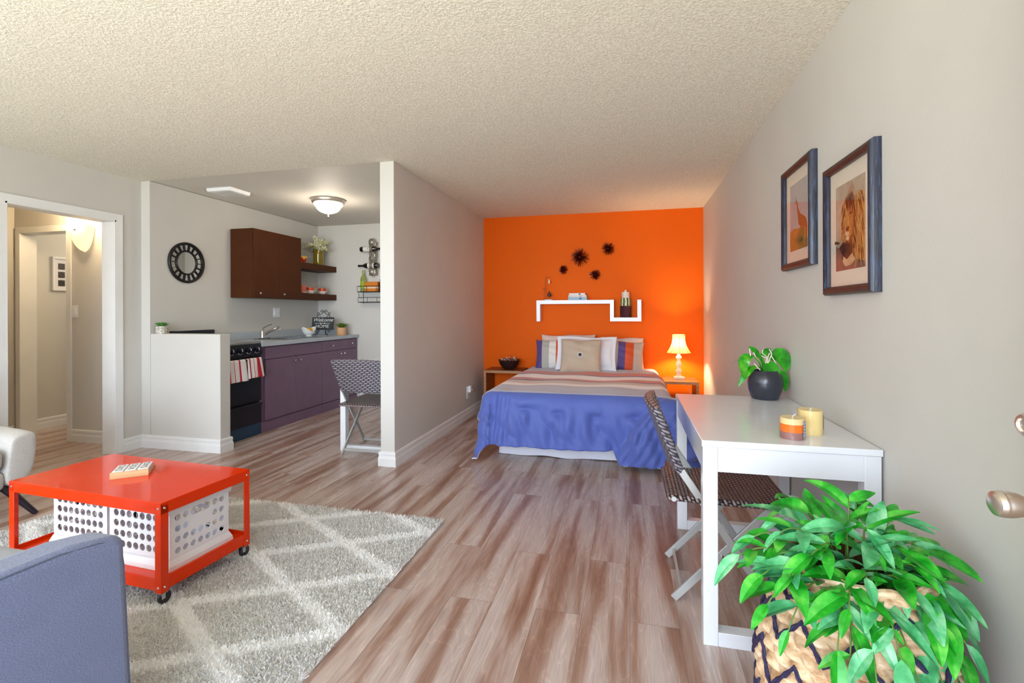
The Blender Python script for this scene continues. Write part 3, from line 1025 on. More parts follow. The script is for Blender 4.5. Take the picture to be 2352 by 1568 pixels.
def text_part(body, size, x, z, shear, parent, mat, spacing=1.0, name='lettering'):
    cu = bpy.data.curves.new(name, 'FONT')
    cu.body = body
    cu.size = size
    cu.align_x = 'CENTER'
    cu.align_y = 'CENTER'
    cu.shear = shear
    cu.space_character = spacing
    cu.extrude = 0.0006
    cu.materials.append(mat)
    tmp = bpy.data.objects.new(name, cu)
    COL.objects.link(tmp)
    bpy.context.view_layer.update()
    me = bpy.data.meshes.new_from_object(tmp.evaluated_get(bpy.context.evaluated_depsgraph_get()))
    bpy.data.objects.remove(tmp)
    bpy.data.curves.remove(cu)
    o = bpy.data.objects.new(name, me)
    COL.objects.link(o)
    o.parent = parent
    o.location = onb(x, z, -0.0006)
    o.rotation_euler = (PI / 2 - tilt, 0, 0)
    return o


chalk = plain('chalk', (226, 226, 222), 0.9)
text_part('Welcome', 0.068, 0.0, 0.207, 0.4, board, chalk, 0.98)
text_part('HOME', 0.062, -0.005, 0.12, 0.05, board, chalk, 1.05)
mb = MB()
mb.box(-0.11, 0.10, -0.0012, -0.0002, 0.1605, 0.1645, bm_)
for sx in (-0.025, 0.025):
    mb.lathe([(0.0, 0.0012), (0.012, 0.0012), (0.012, 0)], (0, 0, 0), 10, '-y')
    for i in range(len(mb.v) - 30, len(mb.v)):
        p = Vector(mb.v[i])
        mb.v[i] = tuple(bm_ @ Vector((p.x + sx, p.y, p.z * 0.6 + 0.1625)))
mb.build('chalk_flourish', chalk, board, weld=False)


def scroll(cx, cz, r0, turns, a0, sgn, n=22):
    pts = []
    for k in range(n + 1):
        f = k / n
        a = a0 + sgn * turns * 2 * PI * f
        r = r0 * (1 - 0.72 * f)
        pts.append(onb(cx + r * math.cos(a), cz + r * math.sin(a), 0.018))
    return pts


ea = MB()
for s in (-1, 1):
    ea.tube([onb(s * 0.09, 0.245, 0.018), onb(s * 0.075, 0.27, 0.018), onb(s * 0.05, 0.262, 0.018), onb(s * 0.04, 0.25, 0.018)], 0.004, 6)
    ea.tube(scroll(s * 0.068, 0.296, 0.02, 1.1, rad(-90), s), 0.0036, 6)
    ea.tube([onb(s * 0.075, 0.277, 0.018), onb(s * 0.035, 0.285, 0.018), onb(s * 0.01, 0.31, 0.018), onb(-s * 0.006, 0.328, 0.018)], 0.0038, 6)
    ea.tube(scroll(s * 0.028, 0.325, 0.02, 1.1, rad(180 if s > 0 else 0), -s), 0.0036, 6)
    ea.tube([onb(s * 0.05, 0.245, 0.018), onb(s * 0.05, 0.09, 0.018), onb(s * 0.05, 0.075, 0.0), onb(s * 0.05, 0.073, -0.028), onb(s * 0.05, 0.085, -0.032)], 0.004, 6)
    ea.tube([onb(s * 0.05, 0.08, 0.01), onb(s * 0.035, 0.06, 0.0), (s * 0.06, -0.005, 0.03), (s * 0.085, -0.02, 0.0045)], 0.0038, 6)
    ea.tube(scroll(s * 0.08, 0.05, 0.017, 1.0, rad(180 if s > 0 else 0), -s), 0.0034, 6)
ea.tube([onb(0, 0.2, 0.022), (0, 0.11, 0.09), (0, 0.13, 0.0045)], 0.004, 6)
ea.tube([onb(-0.05, 0.09, 0.018), onb(0.05, 0.09, 0.018)], 0.004, 6)
ea.build('easel', iron, t)


def succulent(name, label, loc, pot_mb, pot_mat, n, L, W, c, rim):
    t = thing(name, label, 'potted plant', loc)
    pot_mb.build('pot', pot_mat, t)
    mb = MB()
    r = random.Random(int(loc[1] * 1000))
    for k in range(n):
        f = k / n
        a = k * 2.39996
        el = rad(18 + 62 * f)
        d = Vector((math.cos(a) * math.cos(el), math.sin(a) * math.cos(el), math.sin(el)))
        add_leaf(mb, (0.012 * math.cos(a), 0.012 * math.sin(a), rim), d, (0, 0, 1), L * (1.1 - 0.3 * f) * r.uniform(0.9, 1.1), W, -0.35, 0.6, 5, 0.8)
    mb.build('leaves', leaf_mat('succulent_' + name, *c, 0.45, 25), t, recalc=False)
    MB().lathe([(0.0, rim - 0.004), (rim * 0.55, rim - 0.006)], (0, 0, 0), 24, caps=False).build('soil', plain('potting_soil', (52, 42, 34), 0.95), t)
    return t


pm = MB().lathe([(0.0, 0.0), (0.062, 0.0), (0.066, 0.008), (0.068, 0.1), (0.062, 0.1), (0.06, 0.088), (0.0, 0.088)], (0, 0, 0), 24)
succulent('potted_succulent', 'spiky green succulent in a slatted wooden pot on the grey worktop', (-3.80, 5.86, CT), pm, wood('striped_wood_pot', (186, 128, 86), (236, 196, 152), 'z', 0.5, 1.5), 46, 0.085, 0.017, ((60, 92, 24), (92, 124, 34), (128, 150, 60)), 0.092)
N = NT('dimpled_white_pot')
v = N.coord(scale=(1, 1, 1))
vo = N.n('TexVoronoi')
vo.inputs['Scale'].default_value = 62
N.l(v, vo.inputs['Vector'])
N.set(Base_Color=N.ramp(vo.outputs['Distance'], [(0.25, lin((236, 234, 228))), (0.6, lin((176, 170, 156)))]), Roughness=0.5)
pm = MB().lathe([(0.0, 0.0), (0.042, 0.0), (0.047, 0.01), (0.049, 0.066), (0.044, 0.068), (0.042, 0.058), (0.0, 0.058)], (0, 0, 0), 28)
succulent('potted_succulent', 'small green rosette succulent in a white dimpled pot on the half wall', (-4.215, 3.607, 1.047), pm, N.m, 30, 0.052, 0.022, ((50, 100, 40), (80, 136, 58), (120, 170, 80)), 0.06)

# ------------------------------------------------------------------ kitchen back wall: bottle rack, wire baskets
t = thing('wine_rack', 'silver wall-mounted bottle rack on the kitchen back wall', 'wine rack', (-3.385, YB, 1.74))
sv = plain('brushed_silver', (176, 170, 160), 0.35, metal=0.8, var=0.05)
mb = MB()
mb.box(-0.09, 0.05, -0.012, 0, 0, 0.46)
mb.build('back_plate', sv, t, bevel=0.003)
for k, z in enumerate((0.13, 0.355)):
    mb = MB()
    mb.lathe([(0.042, -0.02), (0.048, -0.02), (0.048, 0.02), (0.042, 0.02), (0.042, -0.02)], (-0.005, -0.075, z), 28, 'x', False)
    mb.build('bottle_ring', sv, t)
    for x in (-0.06, 0.03):
        MB().tube([(x, -0.012, z - 0.12), (x, -0.07, z - 0.1), (x, -0.07, z - 0.07), (-0.005, -0.072, z - 0.046)], 0.007, 8).build('bracket', sv, t)
        MB().tube([(x, -0.012, z + 0.1), (x, -0.06, z + 0.09), (-0.005, -0.07, z + 0.047)], 0.007, 8).build('bracket', sv, t)
    MB().lathe([(0.012, -0.045), (0.05, -0.03), (0.058, 0.0), (0.05, 0.03), (0.012, 0.045)], (-0.01, -0.055, z + (0.092 if k else -0.085)), 20, 'x', True).build('silver_leaf', sv, t)


def bottle(name, label, loc, axis, glassmat, labelmat, group=None, cat='bottle', extra=None):
    t = thing(name, label, cat, loc, 0, group)
    MB().lathe([(0.0, 0.0), (0.034, 0.0), (0.037, 0.006), (0.037, 0.17), (0.033, 0.195), (0.018, 0.222), (0.014, 0.24), (0.0145, 0.285), (0.0165, 0.287), (0.0165, 0.297), (0.0, 0.298)], (0, 0, 0), 28, axis).build('bottle', glassmat, t)
    MB().lathe([(0.0375, 0.05), (0.0378, 0.05), (0.0378, 0.145), (0.0375, 0.145)], (0, 0, 0), 28, axis, False).build('label', labelmat, t)
    return t


dark_glass = plain('dark_bottle_glass', (22, 16, 16), 0.08, coat=0.5)
N = NT('bottle_label')
ck = N.n('TexVoronoi')
ck.inputs['Scale'].default_value = 26
N.l(N.coord(), ck.inputs['Vector'])
N.set(Base_Color=N.ramp(ck.outputs['Distance'], [(0.0, lin((60, 30, 30))), (0.16, lin((226, 220, 212)))], 'CONSTANT'), Roughness=0.6)
bottle('wine_bottle', 'dark wine bottle lying in the upper ring of the silver rack', (-3.56, YB - 0.075, 1.74 + 0.355), 'x', dark_glass, N.m, 'wine bottles in the wall rack')
bottle('wine_bottle', 'dark wine bottle lying neck-left in the lower ring of the silver rack', (-3.30, YB - 0.075, 1.74 + 0.13), '-x', dark_glass, N.m, 'wine bottles in the wall rack')

t = thing('wire_wall_rack', 'black two-tier wire basket rack on the kitchen back wall below the bottles', 'wire rack', (-3.36, YB, 1.36))
mb = MB()
W0, W1 = -0.225, 0.2
for z, dp, h in ((0.155, 0.13, 0.075), (0.015, 0.11, 0.06)):
    for zz in (z, z + h):
        mb.tube([(W0, -0.004, zz), (W0, -dp, zz), (W1, -dp, zz), (W1, -0.004, zz)], 0.0035, 6)
    for x in (W0, W0 + 0.14, W1 - 0.14, W1):
        mb.tube([(x, -dp, z + h), (x, -dp, z), (x, -0.004, z)], 0.0028, 6)
for x in (W0 + 0.02, W1 - 0.02):
    mb.tube([(x, -0.004, 0.0), (x, -0.004, 0.34)], 0.0035, 6)
    mb.tube([(x, -0.13, 0.155), (x, -0.11, 0.075)], 0.003, 6)
mb.build('wire_frame', iron, t)
MB().box(W0 + 0.004, W1 - 0.004, -0.127, -0.006, 0.149, 0.153).box(W0 + 0.004, W1 - 0.004, -0.106, -0.006, 0.009, 0.013).build('tray', iron, t)
N = NT('pale_green_glass')
N.set(Base_Color=lin((196, 206, 120)), Roughness=0.08)
N.b.inputs['Transmission Weight'].default_value = 0.6
bottle('oil_bottle', 'pale green glass bottle standing in the upper wire basket', (-3.53, YB - 0.068, 1.36 + 0.153), 'z', N.m, plain('green_label', (150, 170, 40), 0.6))
t = thing('spice_box', 'orange box standing in the upper wire basket beside the green bottle', 'box', (-3.385, YB - 0.066, 1.36 + 0.153))
MB().box(-0.095, 0.095, -0.045, 0.045, 0, 0.135).build('box', plain('orange_card', (206, 120, 26), 0.5), t, bevel=0.003)
MB().box(-0.096, 0.096, -0.0465, 0.0465, 0.045, 0.066).build('paper_band', plain('card_band', (226, 206, 186), 0.6), t)
t = thing('spice_jar', 'dark capped jar at the partition end of the upper wire basket', 'jar', (-3.25, YB - 0.066, 1.36 + 0.153))
MB().lathe([(0.0, 0), (0.03, 0), (0.03, 0.12), (0.024, 0.135), (0.0, 0.135)], (0, 0, 0), 20).build('jar', plain('plum_glass', (60, 34, 56), 0.15), t)
MB().lathe([(0.026, 0.136), (0.027, 0.166), (0.0, 0.167)], (0, 0, 0), 20).build('cap', M['black'], t)


# ------------------------------------------------------------------ desks (same model twice)
def make_desk(label, loc, L, W, H, group, rz=0):
    """local: x across the short side, y along the long side, origin at near-left foot"""
    t = thing('writing_desk', label, 'desk', loc, rz, group)
    m_ = M['white_lacquer']
    lg = 0.052
    MB().box(-0.004, W + 0.004, -0.004, L + 0.004, H - 0.024, H).build('tabletop', m_, t, bevel=0.0025)
    for x in (0, W - lg):
        for y in (0, L - lg):
            MB().box(x, x + lg, y, y + lg, 0, H - 0.0245).build('leg', m_, t, bevel=0.0015)
    for y in (0, L - lg):
        MB().box(lg + 0.0005, W - lg - 0.0005, y, y + lg, 0.0, 0.052).build('foot_rail', m_, t, bevel=0.0015)
        MB().box(lg + 0.0005, W - lg - 0.0005, y + 0.002, y + 0.022, H - 0.115, H - 0.0245).build('apron', m_, t)
    for x in (0.002, W - 0.022):
        MB().box(x, x + 0.02, lg + 0.0005, L - lg - 0.0005, H - 0.115, H - 0.0245).build('apron', m_, t)
    return t


DH = 0.76
make_desk('white lacquered desk against the long wall under the two animal pictures', (0.266, 1.915, 0), 1.035, 0.578, DH, 'white desks')
make_desk('white desk behind the partition in the kitchen, mostly hidden', (-2.515, 3.855, 0), 1.03, 0.545, DH, 'white desks')


# ------------------------------------------------------------------ folding wicker chairs
def make_chair(label, group):
    t = thing('folding_chair', label, 'chair', (0, 0, 0), 0, group)
    sp = M['silver_paint']

    def back(u, v):
        x = (u - 0.5) * 2
        hw = 0.205 + 0.04 * v
        z = 0.545 + 0.283 * v + 0.010 * (1 - x * x) * v
        y = 0.035 - 0.108 * v - 0.03 * (1 - x * x)
        return (x * hw, y, z)
    mb = MB().grid(back, 24, 14)
    o = mb.build('backrest', M['wicker_back'], t, recalc=False, smooth=180)
    md = o.modifiers.new('thickness', 'SOLIDIFY')
    md.thickness = 0.034
    md.offset = 0
    md = o.modifiers.new('bevel', 'BEVEL')
    md.width = 0.012
    md.segments = 3
    md.angle_limit = rad(50)

    def seat(u, v):
        x = (u - 0.5) * 2
        return (x * (0.2 + 0.03 * v), -0.03 + 0.49 * v, 0.452 + 0.006 * v - 0.014 * (1 - x * x) * math.sin(PI * v))
    mb = MB().grid(seat, 16, 16)
    o = mb.build('seat', M['wicker_seat'], t, recalc=False, smooth=180)
    md = o.modifiers.new('thickness', 'SOLIDIFY')
    md.thickness = 0.026
    md.offset = -1
    md = o.modifiers.new('bevel', 'BEVEL')
    md.width = 0.01
    md.segments = 3
    md.angle_limit = rad(50)
    for s in (-1, 1):
        x = s * 0.2
        MB().bar((x, 0.402, 0.006), (x, 0.03, 0.56), 0.012, 0.03, (0, 1, 0.6)).build('leg', sp, t, bevel=0.002)
        x2 = s * 0.186
        MB().bar((x2, -0.002, 0.006), (x2, 0.385, 0.425), 0.012, 0.03, (0, 1, -0.8)).build('leg', sp, t, bevel=0.002)
        bo = MB()
        for (yy, zz) in ((0.385, 0.423), (0.192, 0.212)):
            bo.lathe([(0.0, -0.007), (0.007, -0.006), (0.007, 0.02), (0.0, 0.021)], (s * 0.186 - (0.007 if s < 0 else 0), yy, zz), 10, 'x')
        bo.build('pivot_bolt', M['chrome'], t)
    MB().bar((-0.2, 0.375, 0.042), (0.2, 0.375, 0.042), 0.012, 0.02).build('stretcher', sp, t, bevel=0.002)
    MB().bar((-0.186, 0.03, 0.04), (0.186, 0.03, 0.04), 0.012, 0.02).build('stretcher', sp, t, bevel=0.002)
    MB().tube([(-0.205, 0.0, 0.438), (0.205, 0.0, 0.438)], 0.011, 10).build('rear_seat_rail', sp, t)
    MB().tube([(-0.19, 0.385, 0.425), (0.19, 0.385, 0.425)], 0.008, 10).build('front_seat_rail', sp, t)
    return t


GC = 'folding wicker chairs'
ch = make_chair('folding wicker chair with silver crossed legs pushed under the desk by the long wall', GC)
ch.location = (0.185, 2.372, 0)
ch.rotation_euler = (0, 0, rad(-90))
c2 = copy_tree(ch)
c2['label'] = 'folding wicker chair half hidden behind the partition in front of the kitchen desk'
c2.location = (-2.238, 3.742, 0)
c2.rotation_euler = (0, 0, 0)

# ------------------------------------------------------------------ bed
BX, HWB, YF, YH, ZT = -0.432, 0.685, 3.975, 5.985, 0.56
t = thing('bed', 'full size bed with white dust ruffle against the orange wall', 'bed', (BX, 0, 0))
MB().box(-0.66, 0.66, 4.1, YH, 0.14, 0.32).build('box_spring', M['white_cotton'], t, bevel=0.03)
MB().box(-0.67, 0.67, 4.05, YH, 0.321, ZT - 0.025).build('mattress', M['white_cotton'], t, bevel=0.05, seg=4)
for x in (-0.6, 0.6):
    for y in (4.2, 5.9):
        MB().lathe([(0.0, 0.0), (0.02, 0.0), (0.024, 0.139), (0.0, 0.139)], (x, y, 0), 12).build('leg', M['black'], t)
sk = MB()


def skirt(u, v):
    per = [(-0.665, 5.9), (-0.665, 4.085), (0.665, 4.085), (0.665, 5.9)]
    L = [1.815, 1.33, 1.815]
    d = u * sum(L)
    k = 0
    while k < 2 and d > L[k]:
        d -= L[k]
        k += 1
    a, b = Vector(per[k]), Vector(per[k + 1])
    p = a.lerp(b, min(1, d / L[k]))
    n = Vector(((b - a).y, -(b - a).x)).normalized()
    n = -n if (p + n - Vector((0, 5))).length < (p - Vector((0, 5))).length else n
    w = (1 - v) * (0.008 * math.sin(u * 95) + 0.006 * math.sin(u * 41 + 1)) + (1 - v) * 0.012
    return (p.x + n.x * w, p.y + n.y * w, 0.006 + 0.30 * v + 0.004 * math.sin(u * 60))


sk.grid(skirt, 200, 6)
o = sk.build('bed_skirt', fabric('bed_skirt_cotton', (214, 212, 222), 0.03, 300, 0.15), t, weld=False, recalc=False, smooth=180)

# comforter
T0 = 5.78
TL = T0 - YF
SH, FH = 0.42, 0.445
orange, purple = (204, 88, 44), (88, 58, 108)
white_, beige, grey_, blue = (250, 248, 246), (206, 188, 172), (178, 180, 198), (82, 98, 172)
N = NT('striped_comforter')
tc = N.n('TexCoord')
sep = N.n('SeparateXYZ')
N.l(tc.outputs['UV'], sep.inputs[0])
mr = N.n('MapRange')
mr.inputs['From Max'].default_value = TL + FH
N.l(sep.outputs['Y'], mr.inputs['Value'])
st_ = [(T0, grey_), (5.30, orange), (5.12, purple), (5.03, white_), (4.80, beige), (4.79, orange), (4.65, purple), (4.59, beige), (4.46, white_), (4.31, grey_), (3.945, blue)]
cfac = N.noise(N.coord(), 420, 2)
cc = N.ramp(mr.outputs[0], [((T0 - y) / (TL + FH), lin(c)) for y, c in st_], 'CONSTANT')
cc = N.mix(0.12, cc, N.ramp(cfac, [(0.3, (0.6, 0.6, 0.6, 1)), (0.7, (1.3, 1.3, 1.3, 1))]), 'MULTIPLY')
N.set(Base_Color=cc, Roughness=0.62)
N.b.inputs['Sheen Weight'].default_value = 0.25
N.b.inputs['Specular IOR Level'].default_value = 0.35
N.bump(N.noise(N.coord(), 24, 4, 0.6), 0.25, 0.012)
comf_mat = N.m
mb = MB()
mb.uv = []
hw = 0.692
tufts = [(-0.40, 0.17), (-0.125, 0.20), (0.175, 0.215), (0.47, 0.205)]


def smooth(x, a, b):
    x = max(0, min(1, (x - a) / (b - a)))
    return x * x * (3 - 2 * x)


def comforter(u, v):
    s = (u - 0.5) * 2 * (hw + SH)
    tt = v * (TL + FH + 0.035 * math.sin(u * 3.3 + 0.4))
    mb.uv.append((u, tt))
    ds, dt = max(0.0, abs(s) - hw), max(0.0, tt - TL)
    sg = 1 if s > 0 else -1
    bx, by = max(-hw, min(hw, s)), min(tt, TL)
    puff = 0.005 * math.sin(s * 4.3 + 1) * math.sin(tt * 5.1) + 0.005 * math.sin(s * 11 + tt * 3) + 0.004 * math.sin(tt * 17 - s * 2)
    if ds == 0 and dt == 0:
        return (BX + bx, T0 - by, ZT + 0.008 + puff * min(1, 6 * (hw - abs(s))) )
    d = math.hypot(ds, dt)
    dx, dy = ds / d, dt / d
    mid = (2 * dx * dy) ** 2
    R = 0.075
    flare = 0.03 + 0.10 * dy + mid * (0.12 if sg < 0 else 0.22)
    if d < R * PI / 2:
        o, dr = R * math.sin(d / R), R * (1 - math.cos(d / R))
    else:
        q = d - R * PI / 2
        fl = flare * smooth(q, 0, 0.12)
        o, dr = R + fl * q, R + q * math.sqrt(max(0.1, 1 - fl * fl))
    if mid > 0.02:
        dr *= 1 + 0.05 * mid
    g = smooth(d, 0.03, 0.32)
    al = s if dt > 0 and ds == 0 else (by if dt == 0 else s + dt * sg)
    # folds running down the hanging cloth
    wr = 0.0
    if dt > 0:
        near_l = math.exp(-((s + hw - 0.06) / 0.13) ** 2)
        wr += g * (0.013 * math.sin(al * 13 + 2.2 * math.sin(d * 6 + al)) + 0.010 * math.sin(al * 29 + 9 * d + 1.3 + 2 * math.sin(al * 5)) + 0.013 * math.sin(al * 6.1 + 2) + 0.006 * math.sin(al * 52 - 12 * d) + 0.024 * (abs(math.sin(al * 7.5 + 1.5 * math.sin(d * 8) + 0.6)) - 0.5) + 0.016 * (abs(math.sin(al * 15 - 10 * d)) - 0.5))
        wr += near_l * 0.012 * math.sin(al * 85 + 6 * d) * smooth(d, 0.0, 0.1)
        q = (s - (hw - 0.40)) / 0.40
        if q > 0 and ds == 0 or (ds > 0 and sg > 0):
            q = min(1.0, q)
            dd = d / FH
            val = dd - (1 - q) * 0.95 - 0.04
            lob = smooth(val, 0.0, 0.10)
            wr += 0.06 * lob * smooth(q, 0.02, 0.2) + lob * 0.008 * math.sin(val * 30 + s * 9)
            dr += 0.105 * smooth(q, 0.0, 0.22) * smooth(dd, 0.45, 1.0) * (1 if ds == 0 else 0.4)
        for (tx, td) in tufts:
            ex, ed = s - tx, d - td
            r2 = (ex / 0.055) ** 2 + (ed / 0.028) ** 2
            wr -= 0.034 * math.exp(-r2)
            wr += 0.012 * math.exp(-((ex / 0.12) ** 2 + ((ed + 0.06) / 0.05) ** 2))
            wr += 0.010 * math.exp(-((ex / 0.10) ** 2 + ((ed - 0.08) / 0.06) ** 2)) * math.cos(ex * 70)
    else:
        wr += g * (0.012 * math.sin(al * 9) + 0.007 * math.sin(al * 23 + 1)) - 0.018 * smooth(-tt, -0.5, -0.2)
    if mid > 0.02 and sg > 0:      # bunched corner on the desk side
        b = math.exp(-((d - 0.40) / 0.2) ** 2) * smooth(mid, 0.02, 0.6)
        wr += 0.10 * b + 0.012 * math.sin(d * 38 + dx * 9) * smooth(mid, 0.05, 0.5)
    if mid > 0.02 and sg < 0:
        wr += 0.012 * math.sin(dx * 16 + d * 4) * g
    if sg < 0:
        wr *= 1 - 0.75 * smooth(mid, 0.02, 0.5)
    o += wr + 0.02 * math.sin(PI * min(1, d / 0.4)) * (1 if dt > 0 else 0.4)
    x = bx + sg * dx * o
    y = by + dy * o
    z = ZT + 0.008 - dr
    if z < 0.02:
        ex = 0.02 - z
        x += sg * dx * ex * 0.6
        y += dy * ex * 0.6
        z = 0.02 + 0.006 * math.sin(ex * 60)
    return (BX + x, T0 - y, z)


mb.grid(comforter, 220, 200)
o = mb.build('comforter', comf_mat, weld=False, recalc=False, smooth=180)
md = o.modifiers.new('thickness', 'SOLIDIFY')
md.thickness = 0.012
md.offset = 0
o.data.materials.append(fabric('comforter_lining', (222, 216, 218), 0.03, 300, 0.15))
md.material_offset_rim = 1
setp(o, 'striped comforter with a wide blue foot, hanging over the bed to the floor', 'comforter')


# pillows
def pillow_fn(w, h, th, flange=0.0, side=1, seed=0):
    r = random.Random(seed)
    ph = [r.uniform(0, 6) for _ in range(6)]

    def fn(u, v):
        a, b = u * 2 - 1, v * 2 - 1
        x = a * w / 2 * (1 - 0.045 * (1 - b * b) * abs(a))
        z = b * h / 2 * (1 - 0.05 * (1 - a * a) * abs(b)) + 0.006 * math.sin(a * 5 + ph[0]) * abs(b)
        fa, fb = abs(a), abs(b)
        if flange:
            fa = min(1, fa / (1 - flange * 2 / w))
            fb = min(1, fb / (1 - flange * 2 / h))
        pr = max(0.0, 1 - fa ** 2.6) ** 0.5 * max(0.0, 1 - fb ** 2.6) ** 0.5
        wr = 0.005 * math.sin(a * 9 + b * 3 + ph[1]) * pr + 0.004 * math.sin(b * 13 + a * 4 + ph[2]) * pr
        y = -side * (th / 2 * pr + 0.0015) + wr
        if side < 0:
            y = th / 2 * pr + 0.0015
        return (x, y, z)
    return fn


def pillow(name, label, cat, x, y, zc, w, h, th, lean, mat, rz=0, roll=0, flange=0, group=None, seed=0, parts=None):
    t = thing(name, label, cat, (x, y, zc), 0, group)
    t.rotation_euler = (rad(-lean), rad(roll), rad(rz))
    t.rotation_mode = 'XYZ'
    f1, f2 = pillow_fn(w, h, th, flange, 1, seed), pillow_fn(w, h, th, flange, -1, seed)
    mb = MB()
    mb.grid(f1, 40, 32)
    n = len(mb.v)
    mb.grid(f2, 40, 32)
    # close the rim
    rim = [i for i in range(41)] + [41 * j + 40 for j in range(1, 33)] + [41 * 32 + i for i in range(39, -1, -1)] + [41 * j for j in range(31, 0, -1)]
    for i in range(len(rim)):
        a, b = rim[i], rim[(i + 1) % len(rim)]
        mb.f.append((a, b, b + n, a + n))
    mb.build('cover', mat, t, smooth=180)
    if parts:
        parts(t, f1)
    return t


def sham_mat(name, stops, w):
    N = NT(name)
    tc = N.n('TexCoord')
    sep = N.n('SeparateXYZ')
    N.l(tc.outputs['Object'], sep.inputs[0])
    mr = N.n('MapRange')
    mr.inputs['From Min'].default_value = -w / 2
    mr.inputs['From Max'].default_value = w / 2
    N.l(sep.outputs['X'], mr.inputs['Value'])
    f = N.noise(N.coord(), 420, 2)
    c = N.ramp(mr.outputs[0], [(a, lin(q)) for a, q in stops], 'CONSTANT')
    c = N.mix(0.12, c, N.ramp(f, [(0.3, (0.6, 0.6, 0.6, 1)), (0.7, (1.3, 1.3, 1.3, 1))]), 'MULTIPLY')
    N.set(Base_Color=c, Roughness=0.65)
    N.b.inputs['Sheen Weight'].default_value = 0.2
    N.bump(N.noise(N.coord(), 40, 3), 0.2, 0.006)
    return N.m


sgrey, sbeige, swhite, sorange, spurple = (176, 172, 164), (190, 168, 154), (224, 220, 214), (214, 78, 18), (84, 62, 124)
GP = 'pillows on the bed'
ZP = ZT + 0.01
pillow('bed_pillow', 'white pillow half hidden behind the left striped sham, nearest the dark bowl', 'pillow', -0.72, 5.885, ZP + 0.19, 0.66, 0.40, 0.14, 14, M['tinted_white_cotton'], roll=-1, group=GP, seed=1)
pillow('bed_pillow', 'white pillow barely showing behind the right striped sham, nearest the lamp', 'pillow', -0.08, 5.885, ZP + 0.175, 0.5, 0.37, 0.14, 14, M['tinted_white_cotton'], group=GP, seed=2)
pillow('striped_sham', 'striped pillow sham with purple and grey bands on the side of the dark bowl', 'pillow', -0.755, 5.70, ZP + 0.165, 0.66, 0.35, 0.13, 17, sham_mat('sham_left', [(0, spurple), (0.125, sgrey), (0.255, swhite), (0.38, sorange), (0.5, spurple), (0.62, sbeige)], 0.66), roll=-1.5, group=GP, seed=3)
pillow('striped_sham', 'striped pillow sham with purple and orange bands on the lamp side', 'pillow', -0.145, 5.70, ZP + 0.16, 0.62, 0.345, 0.13, 17, sham_mat('sham_right', [(0, swhite), (0.3, sgrey), (0.44, swhite), (0.5, sbeige), (0.535, spurple), (0.665, sorange), (0.815, sbeige)], 0.62), roll=3, group=GP, seed=4)
pillow('white_pillow', 'plain white flanged pillow behind the linen cushion', 'pillow', -0.475, 5.57, ZP + 0.19, 0.685, 0.40, 0.12, 20, M['white_cotton'], roll=1, flange=0.035, group=GP, seed=5)


def button(t, f):
    p = Vector(f(0.5, 0.5))
    MB().lathe([(0.0, 0.014), (0.011, 0.012), (0.017, 0.006), (0.018, 0.0)], (p.x, p.y + 0.002, p.z), 24, '-y').build('button', plain('dark_button', (38, 36, 52), 0.2), t)
    mb = MB()
    for k in range(26):
        a = 2 * PI * k / 26
        mb.tube([(p.x + 0.018 * math.cos(a), p.y - 0.002, p.z + 0.018 * math.sin(a)), (p.x + 0.031 * math.cos(a), p.y - 0.003, p.z + 0.031 * math.sin(a))], 0.0016, 5)
    mb.build('button_fringe', M['white_cotton'], t)


pillow('linen_cushion', 'square natural linen cushion with a dark round button, frontmost on the bed', 'cushion', -0.52, 5.40, ZP + 0.17, 0.45, 0.385, 0.14, 19, M['linen'], roll=0.5, group=GP, seed=6, parts=button)


# nightstands
def nightstand(label, x0, x1, y0, y1, h, group):
    t = thing('nightstand', label, 'nightstand', (x0, y0, 0), 0, group)
    w, d, th = x1 - x0, y1 - y0, 0.03
    e = 0.002
    MB().box(0, w, e, d, h - th, h).build('top_board', M['walnut'], t)
    MB().box(0, th, e, d, 0, h - th - 0.0005).build('side_panel', M['walnut'], t)
    MB().box(w - th, w, e, d, 0, h - th - 0.0005).build('side_panel', M['walnut'], t)
    MB().prism([(0, 0), (th, 0), (th, h - th), (w - th, h - th), (w - th, 0), (w, 0), (w, h), (0, h)], 0, e, 'xz').build('edge_band', M['walnut_edge'], t)
    return t


nightstand('taller wooden waterfall nightstand holding the dark bowl, by the partition', -1.71, -1.245, 5.62, 5.995, 0.53, 'nightstands beside the bed')
nightstand('smaller wooden waterfall nightstand holding the lamp, by the long wall', 0.376, 0.738, 5.55, 5.94, 0.468, 'nightstands beside the bed')

t = thing('decor_bowl', 'dark bronze bowl on the taller nightstand', 'bowl', (-1.435, 5.80, 0.53))
MB().lathe([(0.0, 0.0), (0.055, 0.0), (0.085, 0.018), (0.118, 0.065), (0.135, 0.108), (0.142, 0.112), (0.136, 0.116), (0.11, 0.066), (0.078, 0.028), (0.0, 0.015)], (0, 0, 0), 40).build('bowl', plain('bronze_brown', (58, 38, 36), 0.22, metal=0.3, var=0.1), t)
mb = MB()
r = random.Random(9)
for k in range(60):
    a, q = r.uniform(0, 2 * PI), math.sqrt(r.random()) * 0.105
    b = (q * math.cos(a), q * math.sin(a), 0.095 + r.uniform(0, 0.028))
    add_leaf(mb, b, (r.uniform(-1, 1), r.uniform(-1, 1), r.uniform(0, 0.8)), (0, 0, 1), r.uniform(0.025, 0.045), r.uniform(0.015, 0.03), r.uniform(-0.8, 0.8), 0.5, 4)
N = NT('potpourri')
vo = N.n('TexVoronoi')
vo.inputs['Scale'].default_value = 34
N.l(N.coord(), vo.inputs['Vector'])
sp_ = N.n('SeparateColor')
N.l(vo.outputs['Color'], sp_.inputs[0])
